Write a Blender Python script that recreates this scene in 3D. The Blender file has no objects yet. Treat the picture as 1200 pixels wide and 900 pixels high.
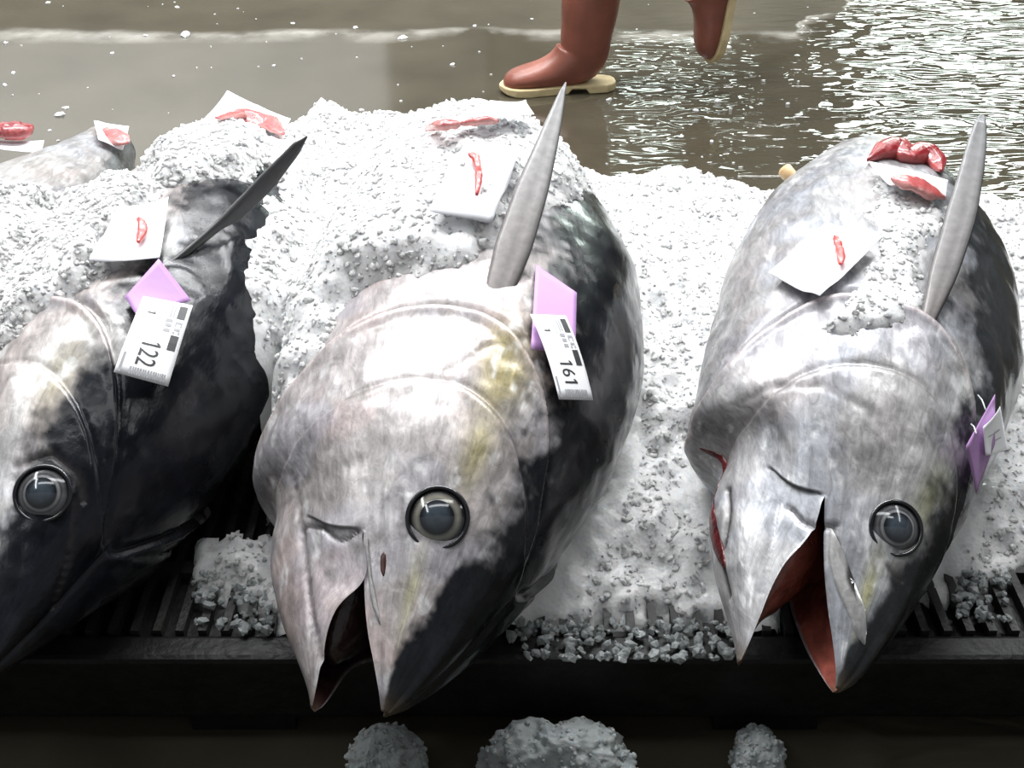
import bpy, bmesh, math, random
import numpy as np
from mathutils import Vector, Matrix
random.seed(7)
RNG = np.random.default_rng(11)
SC = bpy.context.scene
COL = SC.collection

# ------------------------------------------------------------------ camera
F_PX, PITCH, CAM_H = 1500.0, math.radians(34.0), 1.35
cam_d = bpy.data.cameras.new('camera')
cam_d.sensor_fit = 'HORIZONTAL'
cam_d.sensor_width = 36.0
cam_d.lens = 36.0 * F_PX / 1200.0
cam_d.clip_start = 0.05
cam = bpy.data.objects.new('camera', cam_d)
COL.objects.link(cam)
cam.location = (0, 0, CAM_H)
cam.rotation_euler = (math.pi / 2 - PITCH, 0, 0)
SC.camera = cam

# ------------------------------------------------------------------ world, lights, exposure
SC.view_settings.view_transform = 'Standard'
SC.view_settings.look = 'None'
SC.view_settings.gamma = 1.0
SC.view_settings.exposure = 0.24
world = bpy.data.worlds.new('overcast')
SC.world = world
world.use_nodes = True
wb = world.node_tree.nodes['Background']
wb.inputs[0].default_value = (0.93, 0.97, 1.0, 1)
wb.inputs[1].default_value = 0.20


def area_light(name, loc, rot, sx, sy, energy, col=(1, 1, 1)):
    d = bpy.data.lights.new(name, 'AREA')
    d.shape = 'RECTANGLE'
    d.size, d.size_y, d.energy, d.color = sx, sy, energy, col
    o = bpy.data.objects.new(name, d)
    COL.objects.link(o)
    o.location, o.rotation_euler = loc, rot
    return o


# rows of strip lamps under the hall ceiling
for (lx, ly, lw, ll, en) in ((-0.4, 3.3, 5.0, 0.7, 350), (0.0, 5.6, 6.0, 0.5, 300), (-0.5, 1.2, 4.0, 0.4, 25), (-3.2, 2.0, 0.5, 4.0, 60), (3.2, 2.5, 0.5, 4.0, 30)):
    area_light('hall_lamp', (lx, ly, 4.2), (0, 0, 0), lw, ll, en, (0.975, 0.99, 1.0))
# unseen light added to brighten the pale bay mirrored in the floor
area_light('added_wall_fill', (-4.5, 8.4, 4.1), (math.radians(62), 0, 0), 7.0, 0.4, 250, (1.0, 0.99, 0.97))


# ------------------------------------------------------------------ numeric helpers
def sstep(a, b, x):
    t = np.clip((np.asarray(x, float) - a) / (b - a), 0, 1)
    return t * t * (3 - 2 * t)


def hash3(ix, iy, iz, seed):
    h = (ix.astype(np.int64) * 374761393 + iy.astype(np.int64) * 668265263 + iz.astype(np.int64) * 2147483647 + seed * 1274126177) & 0xFFFFFFFF
    h = ((h ^ (h >> 13)) * 1274126177) & 0xFFFFFFFF
    h = h ^ (h >> 16)
    return (h & 0xFFFF) / 65535.0


def vnoise(p, scale, seed=0):
    q = np.asarray(p, float) * scale
    i = np.floor(q)
    f = q - i
    f = f * f * (3 - 2 * f)
    i = i.astype(np.int64)
    out = 0
    for dx in (0, 1):
        for dy in (0, 1):
            for dz in (0, 1):
                w = (f[..., 0] if dx else 1 - f[..., 0]) * (f[..., 1] if dy else 1 - f[..., 1]) * (f[..., 2] if dz else 1 - f[..., 2])
                out = out + w * hash3(i[..., 0] + dx, i[..., 1] + dy, i[..., 2] + dz, seed)
    return out


def fbm(p, scale, seed=0, oct=4):
    a, s, tot = 0, 0.5, 0
    for k in range(oct):
        a = a + s * vnoise(p, scale * 2 ** k, seed + k)
        tot += s
        s *= 0.55
    return a / tot


def p3(x, y, z=None):
    x = np.asarray(x, float)
    y = np.asarray(y, float)
    z = np.zeros_like(x) if z is None else np.asarray(z, float)
    return np.stack(np.broadcast_arrays(x, y, z), -1)


CP, SP = math.cos(PITCH), math.sin(PITCH)


def ray(px, py):
    xc, yc = (px - 600) / F_PX, (450 - py) / F_PX
    return np.array([xc, CP + yc * SP, -SP + yc * CP])


def at_z(px, py, z):
    d = ray(px, py)
    t = (z - CAM_H) / d[2]
    return np.array([0, 0, CAM_H]) + d * t


def at_t(px, py, t):
    return np.array([0, 0, CAM_H]) + ray(px, py) * t


# ------------------------------------------------------------------ object helpers
def base_name(n):
    return n


def tag(o, label=None, cat=None, group=None, kind=None):
    if label: o['label'] = label
    if cat: o['category'] = cat
    if group: o['group'] = group
    if kind: o['kind'] = kind
    return o


def empty(name, loc, rz=0, label=None, cat=None, group=None):
    o = bpy.data.objects.new(name, None)
    COL.objects.link(o)
    o.location = loc
    o.rotation_euler = (0, 0, rz)
    o.empty_display_size = 0.05
    return tag(o, label, cat, group)


def link_mesh(name, verts, faces, mat=None, parent=None, smooth=True, loc=None, mats=None, mat_idx=None):
    """verts in world coordinates; stored relative to the parent's / own origin"""
    verts = np.asarray(verts, float)
    if parent is not None:
        M = parent.matrix_basis.inverted()
        pp = parent
        while pp.parent is not None:
            pp = pp.parent
            M = M @ pp.matrix_basis.inverted()
        M = np.array(M)
        verts = verts @ M[:3, :3].T + M[:3, 3]
    elif loc is not None:
        verts = verts - np.asarray(loc, float)
    me = bpy.data.meshes.new(name)
    me.from_pydata(verts.tolist(), [], faces if isinstance(faces, list) else faces.tolist())
    me.update()
    if mats:
        for m in mats: me.materials.append(m)
        if mat_idx is not None:
            me.polygons.foreach_set('material_index', np.asarray(mat_idx, np.int32))
    elif mat:
        me.materials.append(mat)
    if smooth:
        me.polygons.foreach_set('use_smooth', np.ones(len(me.polygons), bool))
    o = bpy.data.objects.new(name, me)
    COL.objects.link(o)
    if parent is not None:
        o.parent = parent
    elif loc is not None:
        o.location = loc
    return o


def set_col(o, name, rgb):
    a = o.data.attributes.new(name, 'FLOAT_COLOR', 'POINT')
    rgba = np.ones((len(o.data.vertices), 4), np.float32)
    rgba[:, :3] = rgb
    a.data.foreach_set('color', rgba.ravel())


def set_float(o, name, val):
    a = o.data.attributes.new(name, 'FLOAT', 'POINT')
    a.data.foreach_set('value', np.asarray(val, np.float32))


def box_vf(x0, x1, y0, y1, z0, z1):
    v = [(x, y, z) for x in (x0, x1) for y in (y0, y1) for z in (z0, z1)]
    f = [(0, 1, 3, 2), (4, 6, 7, 5), (0, 4, 5, 1), (2, 3, 7, 6), (0, 2, 6, 4), (1, 5, 7, 3)]
    return v, f


def add_bevel(o, w, seg=2):
    m = o.modifiers.new('bevel', 'BEVEL')
    m.width, m.segments, m.limit_method = w, seg, 'ANGLE'
    m.angle_limit = math.radians(40)
    return o


def box(name, x0, x1, y0, y1, z0, z1, mat, parent=None, bevel=0.0, loc=None):
    v, f = box_vf(x0, x1, y0, y1, z0, z1)
    o = link_mesh(name, v, f, mat, parent, smooth=False, loc=loc)
    if bevel: add_bevel(o, bevel)
    return o


def grid_faces(nu, nv, wrap=False):
    i = np.arange(nu - 1)[:, None] * nv
    if wrap:
        j = np.arange(nv)[None]
        j2 = (j + 1) % nv
    else:
        j = np.arange(nv - 1)[None]
        j2 = j + 1
    return np.stack([(i + j).ravel(), (i + j2).ravel(), (i + nv + j2).ravel(), (i + nv + j).ravel()], 1)


def tube_vf(pts, radii, n=10, up=(0, 0, 1)):
    """closed tube through pts; radii = list of r or (ra, rb)"""
    pts = np.asarray(pts, float)
    V, up = [], np.asarray(up, float)
    for i, p in enumerate(pts):
        t = pts[min(i + 1, len(pts) - 1)] - pts[max(i - 1, 0)]
        t /= np.linalg.norm(t)
        a = np.cross(t, up)
        a /= max(np.linalg.norm(a), 1e-9)
        b = np.cross(a, t)
        r = radii[i]
        ra, rb = r if isinstance(r, (tuple, list)) else (r, r)
        for k in range(n):
            an = 2 * math.pi * k / n
            V.append(p + a * ra * math.cos(an) + b * rb * math.sin(an))
    Fc = grid_faces(len(pts), n, True).tolist()
    Fc.append(list(range(n - 1, -1, -1)))
    Fc.append([(len(pts) - 1) * n + k for k in range(n)])
    return V, Fc


# ------------------------------------------------------------------ materials
def new_mat(name):
    m = bpy.data.materials.new(name)
    m.use_nodes = True
    nt = m.node_tree
    b = nt.nodes['Principled BSDF']
    return m, nt, b


def simple_mat(name, col, rough=0.5, var=0.12, scale=40, bump=0.0, bscale=120, metal=0.0, coat=0.0, sss=0.0, spec=0.5):
    m, nt, b = new_mat(name)
    tc = nt.nodes.new('ShaderNodeTexCoord')
    n = nt.nodes.new('ShaderNodeTexNoise')
    n.inputs['Scale'].default_value = scale
    n.inputs['Detail'].default_value = 5
    nt.links.new(tc.outputs['Object'], n.inputs['Vector'])
    r = nt.nodes.new('ShaderNodeMapRange')
    r.inputs['From Min'].default_value, r.inputs['From Max'].default_value = 0.3, 0.7
    r.inputs['To Min'].default_value, r.inputs['To Max'].default_value = 1 - var, 1 + var
    nt.links.new(n.outputs['Fac'], r.inputs['Value'])
    mx = nt.nodes.new('ShaderNodeVectorMath')
    mx.operation = 'SCALE'
    mx.inputs[0].default_value = col[:3]
    nt.links.new(r.outputs[0], mx.inputs['Scale'])
    nt.links.new(mx.outputs[0], b.inputs['Base Color'])
    b.inputs['Roughness'].default_value = rough
    b.inputs['Metallic'].default_value = metal
    b.inputs['Coat Weight'].default_value = coat
    b.inputs['Coat Roughness'].default_value = 0.08
    b.inputs['Specular IOR Level'].default_value = spec
    if sss:
        b.inputs['Subsurface Weight'].default_value = sss
        b.inputs['Subsurface Radius'].default_value = (0.012, 0.008, 0.006)
        b.inputs['Subsurface Scale'].default_value = 0.5
    if bump:
        n2 = nt.nodes.new('ShaderNodeTexNoise')
        n2.inputs['Scale'].default_value = bscale
        n2.inputs['Detail'].default_value = 4
        nt.links.new(tc.outputs['Object'], n2.inputs['Vector'])
        bp = nt.nodes.new('ShaderNodeBump')
        bp.inputs['Strength'].default_value = bump
        bp.inputs['Distance'].default_value = 0.01
        nt.links.new(n2.outputs['Fac'], bp.inputs['Height'])
        nt.links.new(bp.outputs[0], b.inputs['Normal'])
    return m


def fish_material():
    m, nt, b = new_mat('tuna_skin')
    L = nt.links
    tc = nt.nodes.new('ShaderNodeTexCoord')
    at = nt.nodes.new('ShaderNodeAttribute')
    at.attribute_name = 'col'
    me = nt.nodes.new('ShaderNodeAttribute')
    me.attribute_name = 'metal'
    mp = nt.nodes.new('ShaderNodeMapping')
    mp.inputs['Scale'].default_value = (1.0, 0.35, 1.0)
    L.new(tc.outputs['Object'], mp.inputs['Vector'])
    n1 = nt.nodes.new('ShaderNodeTexNoise')
    n1.inputs['Scale'].default_value = 55
    n1.inputs['Detail'].default_value = 8
    n1.inputs['Roughness'].default_value = 0.7
    n1.inputs['Distortion'].default_value = 1.2
    L.new(mp.outputs[0], n1.inputs['Vector'])
    r = nt.nodes.new('ShaderNodeMapRange')
    r.inputs['From Min'].default_value, r.inputs['From Max'].default_value = 0.3, 0.7
    r.inputs['To Min'].default_value, r.inputs['To Max'].default_value = 0.60, 1.40
    L.new(n1.outputs['Fac'], r.inputs['Value'])
    sc = nt.nodes.new('ShaderNodeVectorMath')
    sc.operation = 'SCALE'
    L.new(at.outputs['Color'], sc.inputs[0])
    L.new(r.outputs[0], sc.inputs['Scale'])
    # streaks that run along the body
    sv = nt.nodes.new('ShaderNodeAttribute')
    sv.attribute_name = 'along'
    ns = nt.nodes.new('ShaderNodeTexNoise')
    ns.inputs['Scale'].default_value = 1.0
    ns.inputs['Detail'].default_value = 7
    ns.inputs['Roughness'].default_value = 0.65
    ns.inputs['Distortion'].default_value = 0.8
    L.new(sv.outputs['Vector'], ns.inputs['Vector'])
    rs = nt.nodes.new('ShaderNodeMapRange')
    for k_, v_ in zip(('From Min', 'From Max', 'To Min', 'To Max'), (0.32, 0.68, 0.76, 1.24)):
        rs.inputs[k_].default_value = v_
    L.new(ns.outputs['Fac'], rs.inputs['Value'])
    s2 = nt.nodes.new('ShaderNodeVectorMath')
    s2.operation = 'SCALE'
    L.new(sc.outputs[0], s2.inputs[0])
    L.new(rs.outputs[0], s2.inputs['Scale'])
    L.new(s2.outputs[0], b.inputs['Base Color'])
    L.new(me.outputs['Fac'], b.inputs['Metallic'])
    n2 = nt.nodes.new('ShaderNodeTexNoise')
    n2.inputs['Scale'].default_value = 22
    n2.inputs['Detail'].default_value = 6
    L.new(tc.outputs['Object'], n2.inputs['Vector'])
    r2 = nt.nodes.new('ShaderNodeMapRange')
    r2.inputs['From Min'].default_value, r2.inputs['From Max'].default_value = 0.3, 0.7
    r2.inputs['To Min'].default_value, r2.inputs['To Max'].default_value = 0.26, 0.58
    L.new(n2.outputs['Fac'], r2.inputs['Value'])
    rm = nt.nodes.new('ShaderNodeMath')
    rm.operation = 'MULTIPLY'
    rd = nt.nodes.new('ShaderNodeMapRange')
    for k_, v_ in zip(('From Min', 'From Max', 'To Min', 'To Max'), (0.05, 0.25, 0.55, 1.0)):
        rd.inputs[k_].default_value = v_
    L.new(me.outputs['Fac'], rd.inputs['Value'])
    L.new(r2.outputs[0], rm.inputs[0])
    L.new(rd.outputs[0], rm.inputs[1])
    L.new(rm.outputs[0], b.inputs['Roughness'])
    b.inputs['Coat Weight'].default_value = 0.22
    b.inputs['Coat Roughness'].default_value = 0.16
    b.inputs['Specular IOR Level'].default_value = 0.33
    cw = nt.nodes.new('ShaderNodeMapRange')
    for k_, v_ in zip(('From Min', 'From Max', 'To Min', 'To Max'), (0.05, 0.25, 0.05, 0.24)):
        cw.inputs[k_].default_value = v_
    L.new(me.outputs['Fac'], cw.inputs['Value'])
    L.new(cw.outputs[0], b.inputs['Coat Weight'])
    n3 = nt.nodes.new('ShaderNodeTexNoise')
    n3.inputs['Scale'].default_value = 90
    n3.inputs['Detail'].default_value = 5
    L.new(mp.outputs[0], n3.inputs['Vector'])
    bp = nt.nodes.new('ShaderNodeBump')
    bp.inputs['Strength'].default_value = 0.14
    bp.inputs['Distance'].default_value = 0.005
    L.new(n3.outputs['Fac'], bp.inputs['Height'])
    L.new(bp.outputs[0], b.inputs['Normal'])
    L.new(bp.outputs[0], b.inputs['Coat Normal'])
    return m


def add_translucent(m, f, col=(0.97, 0.98, 0.99)):
    """crushed ice passes light on from grain to grain"""
    nt = m.node_tree
    out = [n for n in nt.nodes if n.type == 'OUTPUT_MATERIAL'][0]
    t = nt.nodes.new('ShaderNodeBsdfTranslucent')
    t.inputs['Color'].default_value = (*col, 1)
    mx = nt.nodes.new('ShaderNodeMixShader')
    mx.inputs[0].default_value = f
    nt.links.new(nt.nodes['Principled BSDF'].outputs[0], mx.inputs[1])
    nt.links.new(t.outputs[0], mx.inputs[2])
    nt.links.new(mx.outputs[0], out.inputs['Surface'])


def ice_material():
    m, nt, b = new_mat('crushed_ice')
    L = nt.links
    tc = nt.nodes.new('ShaderNodeTexCoord')
    n = nt.nodes.new('ShaderNodeTexNoise')
    n.inputs['Scale'].default_value = 60
    n.inputs['Detail'].default_value = 6
    L.new(tc.outputs['Object'], n.inputs['Vector'])
    cr = nt.nodes.new('ShaderNodeValToRGB')
    cr.color_ramp.elements[0].position, cr.color_ramp.elements[1].position = 0.3, 0.65
    cr.color_ramp.elements[0].color = (0.92, 0.93, 0.935, 1)
    cr.color_ramp.elements[1].color = (0.975, 0.98, 0.985, 1)
    L.new(n.outputs['Fac'], cr.inputs['Fac'])
    L.new(cr.outputs[0], b.inputs['Base Color'])
    b.inputs['Roughness'].default_value = 0.22
    b.inputs['IOR'].default_value = 1.31
    b.inputs['Subsurface Weight'].default_value = 0.9
    b.inputs['Subsurface Radius'].default_value = (0.020, 0.021, 0.022)
    b.inputs['Subsurface Scale'].default_value = 1.0
    v = nt.nodes.new('ShaderNodeTexVoronoi')
    v.inputs['Scale'].default_value = 160
    L.new(tc.outputs['Object'], v.inputs['Vector'])
    bp = nt.nodes.new('ShaderNodeBump')
    bp.inputs['Strength'].default_value = 0.3
    bp.inputs['Distance'].default_value = 0.004
    L.new(v.outputs['Distance'], bp.inputs['Height'])
    L.new(bp.outputs[0], b.inputs['Normal'])
    add_translucent(m, 0.16)
    return m


def floor_material():
    m, nt, b = new_mat('wet_concrete')
    L = nt.links
    tc = nt.nodes.new('ShaderNodeTexCoord')
    sep = nt.nodes.new('ShaderNodeSeparateXYZ')
    L.new(tc.outputs['Object'], sep.inputs[0])

    def noise(scale, detail=5, vec=None, dist=0.0):
        n = nt.nodes.new('ShaderNodeTexNoise')
        n.inputs['Scale'].default_value = scale
        n.inputs['Detail'].default_value = detail
        n.inputs['Distortion'].default_value = dist
        L.new(vec or tc.outputs['Object'], n.inputs['Vector'])
        return n.outputs['Fac']

    def rng(x, a, b_, c, d):
        r = nt.nodes.new('ShaderNodeMapRange')
        for k, v in zip(('From Min', 'From Max', 'To Min', 'To Max'), (a, b_, c, d)):
            r.inputs[k].default_value = v
        L.new(x, r.inputs['Value'])
        return r.outputs[0]

    def math_(op, a, b_):
        k = nt.nodes.new('ShaderNodeMath')
        k.operation = op
        for i, v in enumerate((a, b_)):
            if isinstance(v, (int, float)): k.inputs[i].default_value = v
            else: L.new(v, k.inputs[i])
        return k.outputs[0]

    # water film lies this side of a ragged line at y = 4
    edge = math_('ADD', sep.outputs['Y'], rng(noise(2.2, 5), 0.3, 0.7, -0.04, 0.04))
    edge = math_('SUBTRACT', edge, rng(math_('ADD', sep.outputs['X'], rng(noise(2.5, 4), 0.3, 0.7, -0.12, 0.12)), 0.95, 1.45, 0, 1.0))
    film = math_('MULTIPLY', rng(edge, 3.99, 4.03, 1, 0), rng(sep.outputs['Y'], 1.5, 2.2, 0, 1))
    rim = math_('MULTIPLY', rng(edge, 3.90, 3.99, 0, 1), rng(edge, 3.99, 4.04, 1, 0))
    rim = math_('MULTIPLY', rim, rng(noise(5.0, 4), 0.42, 0.6, 0, 1))
    cr = nt.nodes.new('ShaderNodeValToRGB')
    cr.color_ramp.elements[0].position, cr.color_ramp.elements[1].position = 0.3, 0.7
    cr.color_ramp.elements[0].color = (0.046, 0.040, 0.027, 1)
    cr.color_ramp.elements[1].color = (0.070, 0.061, 0.043, 1)
    L.new(noise(3.5, 8), cr.inputs['Fac'])
    mx = nt.nodes.new('ShaderNodeMix')
    mx.data_type = 'RGBA'
    L.new(rim, mx.inputs['Factor'])
    L.new(cr.outputs[0], mx.inputs['A'])
    mx.inputs['B'].default_value = (0.27, 0.255, 0.225, 1)
    L.new(mx.outputs['Result'], b.inputs['Base Color'])
    rough = math_('ADD', math_('MULTIPLY', film, -0.70), 0.80)
    # right half is calm standing water
    pud = rng(math_('ADD', sep.outputs['X'], rng(noise(1.3, 3), 0.3, 0.7, -0.25, 0.25)), -0.2, 0.35, 0, 1)
    rough = math_('SUBTRACT', rough, math_('MULTIPLY', math_('MULTIPLY', pud, film), 0.05))
    L.new(rough, b.inputs['Roughness'])
    L.new(math_('ADD', math_('MULTIPLY', film, 0.5), 0.15), b.inputs['Specular IOR Level'])
    mp = nt.nodes.new('ShaderNodeMapping')
    mp.inputs['Scale'].default_value = (1.0, 2.6, 1.0)
    L.new(tc.outputs['Object'], mp.inputs['Vector'])
    ripple = noise(8.0, 1, mp.outputs[0], 0.8)
    ripple_amt = rng(math_('ADD', sep.outputs['X'], rng(noise(1.7, 3), 0.3, 0.7, -0.15, 0.15)), 0.05, 0.8, 0.0, 1.0)
    h = math_('ADD', math_('MULTIPLY', ripple, ripple_amt), math_('MULTIPLY', noise(60, 5), math_('ADD', math_('MULTIPLY', film, -0.058), 0.06)))
    bp = nt.nodes.new('ShaderNodeBump')
    bp.inputs['Strength'].default_value = 1.0
    bp.inputs['Distance'].default_value = 0.016
    L.new(h, bp.inputs['Height'])
    L.new(bp.outputs[0], b.inputs['Normal'])
    return m


def attr_mat(name, rough=0.35, coat=0.3, metal=0.0, sss=0.0, bump=0.0, bscale=150):
    m, nt, b = new_mat(name)
    at = nt.nodes.new('ShaderNodeAttribute')
    at.attribute_name = 'col'
    tc = nt.nodes.new('ShaderNodeTexCoord')
    n = nt.nodes.new('ShaderNodeTexNoise')
    n.inputs['Scale'].default_value = bscale
    n.inputs['Detail'].default_value = 5
    nt.links.new(tc.outputs['Object'], n.inputs['Vector'])
    r = nt.nodes.new('ShaderNodeMapRange')
    r.inputs['From Min'].default_value, r.inputs['From Max'].default_value = 0.3, 0.7
    r.inputs['To Min'].default_value, r.inputs['To Max'].default_value = 0.85, 1.15
    nt.links.new(n.outputs['Fac'], r.inputs['Value'])
    sc = nt.nodes.new('ShaderNodeVectorMath')
    sc.operation = 'SCALE'
    nt.links.new(at.outputs['Color'], sc.inputs[0])
    nt.links.new(r.outputs[0], sc.inputs['Scale'])
    nt.links.new(sc.outputs[0], b.inputs['Base Color'])
    b.inputs['Roughness'].default_value = rough
    b.inputs['Metallic'].default_value = metal
    b.inputs['Coat Weight'].default_value = coat
    b.inputs['Coat Roughness'].default_value = 0.05
    if sss:
        b.inputs['Subsurface Weight'].default_value = sss
        b.inputs['Subsurface Radius'].default_value = (0.010, 0.004, 0.003)
        b.inputs['Subsurface Scale'].default_value = 0.5
    if bump:
        bp = nt.nodes.new('ShaderNodeBump')
        bp.inputs['Strength'].default_value = bump
        bp.inputs['Distance'].default_value = 0.004
        nt.links.new(n.outputs['Fac'], bp.inputs['Height'])
        nt.links.new(bp.outputs[0], b.inputs['Normal'])
    return m


def emit_mat(name, col, strength):
    m, nt, b = new_mat(name)
    b.inputs['Base Color'].default_value = (*col, 1)
    b.inputs['Emission Color'].default_value = (*col, 1)
    b.inputs['Emission Strength'].default_value = strength
    return m


M_SKIN = fish_material()
M_ICE = ice_material()
M_FLOOR = floor_material()
M_PALLET = simple_mat('black_plastic', (0.008, 0.008, 0.0075), 0.5, 0.4, 30, 0.25, 70, spec=0.25)
M_RIB = simple_mat('worn_black_plastic', (0.022, 0.022, 0.020), 0.5, 0.5, 25, 0.3, 80, spec=0.3)
M_PAPER = simple_mat('white_paper', (0.86, 0.86, 0.90), 0.6, 0.03, 20, 0.05, 60)
M_LILAC = simple_mat('lilac_paper', (0.48, 0.27, 0.56), 0.55, 0.04, 20, 0.05, 60)
M_LABEL = simple_mat('label_paper', (0.84, 0.84, 0.86), 0.4, 0.02, 20)
M_INK = simple_mat('black_ink', (0.02, 0.02, 0.022), 0.5, 0.1)
M_GREYINK = simple_mat('grey_ink', (0.30, 0.30, 0.32), 0.5, 0.1)
M_TEAL = simple_mat('teal_ink', (0.50, 0.70, 0.70), 0.5, 0.1)
M_MEAT = attr_mat('raw_tuna_meat', 0.3, 0.5, 0, 0.3, 0.4, 130)
M_FIN = attr_mat('fin_skin', 0.48, 0.15, 0.1, 0, 0.08, 90)
M_EYE = attr_mat('eye_glaze', 0.14, 1.0, 0.15, 0, 0.0, 90)
M_SOCKET = simple_mat('eye_socket', (0.012, 0.012, 0.015), 0.2, 0.2, 60, coat=0.5)
M_TONGUE = simple_mat('tongue_flesh', (0.23, 0.065, 0.045), 0.3, 0.45, 45, 0.6, 60, coat=0.6, sss=0.15)
M_GILL = simple_mat('gill_flesh', (0.085, 0.009, 0.011), 0.35, 0.5, 60, 0.5, 90, coat=0.2)
M_BOOT = simple_mat('brown_rubber', (0.23, 0.075, 0.050), 0.38, 0.18, 14, 0.15, 40)
M_SOLE = simple_mat('tan_rubber', (0.56, 0.45, 0.25), 0.6, 0.15, 30)
M_CLOTH = simple_mat('dark_cloth', (0.03, 0.035, 0.05), 0.85, 0.2, 30)
M_SKINTONE = simple_mat('skin', (0.55, 0.33, 0.24), 0.5, 0.06, 20)
M_WALL_D = simple_mat('dark_wall', (0.085, 0.080, 0.065), 0.7, 0.2, 2)
M_WALL_L = simple_mat('pale_wall', (0.60, 0.60, 0.59), 0.7, 0.08, 2)
M_SKYGLASS = emit_mat('daylight_pane', (0.86, 1.0, 0.93), 13.0)
M_TIE = simple_mat('clear_tie', (0.75, 0.78, 0.78), 0.25, 0.05)

# ------------------------------------------------------------------ setting
v, f = box_vf(-9, 9, -3, 12, -0.2, 0)
fl = link_mesh('floor', v, f, M_FLOOR, None, False)
tag(fl, kind='structure')
WY = 10.0
# back wall of the hall (seen as reflections in the wet floor): pale left bay, dark right bay with two openings
wall = bpy.data.objects.new('wall_back', None)
COL.objects.link(wall)
wall.location = (0, WY, 0)
tag(wall, kind='structure')
box('pale_bay', -9, -1.0, WY, WY + 0.2, 0, 5.0, M_WALL_L, wall)
box('pier', -1.0, -0.2, WY - 0.05, WY + 0.2, 0, 5.0, simple_mat('grey_wall', (0.15, 0.145, 0.13), 0.7, 0.1, 2), wall)
WINS = [(0.8, 1.75, 2.55, 2.86), (2.72, 4.7, 1.5, 3.3)]
xs = [-0.2, 0.8, 1.75, 2.72, 4.7, 9]
box('dark_bay', -0.2, 0.8, WY, WY + 0.2, 0, 5, M_WALL_D, wall)
box('dark_bay', 1.75, 2.72, WY, WY + 0.2, 0, 5, M_WALL_D, wall)
box('dark_bay', 4.7, 9, WY, WY + 0.2, 0, 5, M_WALL_D, wall)
for i, (x0, x1, z0, z1) in enumerate(WINS):
    box('dark_bay', x0, x1, WY, WY + 0.2, 0, z0, M_WALL_D, wall)
    box('dark_bay', x0, x1, WY, WY + 0.2, z1, 5, M_WALL_D, wall)
    w = bpy.data.objects.new('window_%d' % (i + 1), None)
    COL.objects.link(w)
    w.location = (x0, WY, z0)
    tag(w, kind='structure')
    n = max(2, int(round((x1 - x0) / 0.5)))
    for k in range(n):
        a, b_ = x0 + (x1 - x0) * k / n, x0 + (x1 - x0) * (k + 1) / n
        box('pane', a + 0.02, b_ - 0.02, WY + 0.06, WY + 0.08, z0 + 0.03, z1 - 0.03, M_SKYGLASS, w)
        box('mullion', a - 0.02, a + 0.02, WY + 0.02, WY + 0.1, z0, z1, M_WALL_D, w)
    box('mullion', x1 - 0.02, x1 + 0.02, WY + 0.02, WY + 0.1, z0, z1, M_WALL_D, w)

ce = box('ceiling', -9, 9, -1.5, 10, 4.5, 4.6, simple_mat('ceiling_board', (0.09, 0.09, 0.085), 0.8, 0.1, 2))
tag(ce, kind='structure')

# ------------------------------------------------------------------ pallet
PZ, PY0, PY1 = 0.15, 1.157, 2.26
pal = empty('pallet', (0, (PY0 + PY1) / 2, 0), 0, 'black ribbed plastic pallet under the iced tuna', 'pallet')
PX = 1.3
box('front_rail', -PX, PX, PY0, PY0 + 0.045, 0.035, PZ - 0.004, M_PALLET, pal, 0.008)
box('rear_rail', -PX, PX, PY1 - 0.045, PY1, 0.035, PZ - 0.004, M_PALLET, pal, 0.008)
box('deck', -PX, PX, PY0 + 0.046, PY1 - 0.046, 0.10, 0.132, M_PALLET, pal)
for x in (-1.24, -0.36, 0.34, 1.24):
    for y in (PY0 + 0.012, (PY0 + PY1) / 2, PY1 - 0.132):
        box('foot', x - 0.07, x + 0.07, y, y + 0.12, 0.0, 0.034, M_PALLET, pal)
rib0 = None
nx = 86
for k in range(nx):
    x = -1.26 + k * 0.0295
    if rib0 is None:
        rib0 = box('rib', x - 0.0055, x + 0.0055, PY0 + 0.047, PY1 - 0.047, 0.1325, PZ, M_RIB, pal)
        rib0_x = x
    else:
        r = rib0.copy()
        COL.objects.link(r)
        r.location.x = x - rib0_x
for y in (1.33, 1.62, 1.95):
    box('crossbar', -PX, PX, y - 0.012, y + 0.012, 0.1325, PZ - 0.003, M_RIB, pal)
# ------------------------------------------------------------------ tuna
NR, RA = 288, 84          # ring vertices; mouth line on ring index RA (near side) and NR-RA (far side)
PROF_S = np.array([0, .015, .04, .08, .13, .19, .26, .34, .43, .52, .64, .78, .92, 1.05, 1.18, 1.30, 1.42])
PROF_D = np.array([.006, .018, .034, .056, .080, .107, .136, .166, .196, .220, .238, .238, .218, .182, .135, .085, .05])
PROF_V = np.array([.006, .022, .056, .112, .162, .200, .226, .240, .243, .243, .242, .235, .212, .172, .124, .078, .045])
PROF_T = np.array([.006, .018, .032, .050, .070, .094, .120, .144, .163, .174, .180, .178, .164, .138, .102, .066, .04])


def smooth_interp(x, xp, fp):
    # monotone cubic (Fritsch-Carlson)
    h = np.diff(xp)
    d = np.diff(fp) / h
    m = np.zeros(len(xp))
    m[0], m[-1] = d[0], d[-1]
    for i in range(1, len(xp) - 1):
        m[i] = 0 if d[i - 1] * d[i] <= 0 else 2 * d[i - 1] * d[i] / (d[i - 1] + d[i])
    i = np.clip(np.searchsorted(xp, x) - 1, 0, len(xp) - 2)
    t = (x - xp[i]) / h[i]
    return ((2 * t**3 - 3 * t**2 + 1) * fp[i] + (t**3 - 2 * t**2 + t) * h[i] * m[i] + (-2 * t**3 + 3 * t**2) * fp[i + 1] + (t**3 - t**2) * h[i] * m[i + 1])


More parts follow.
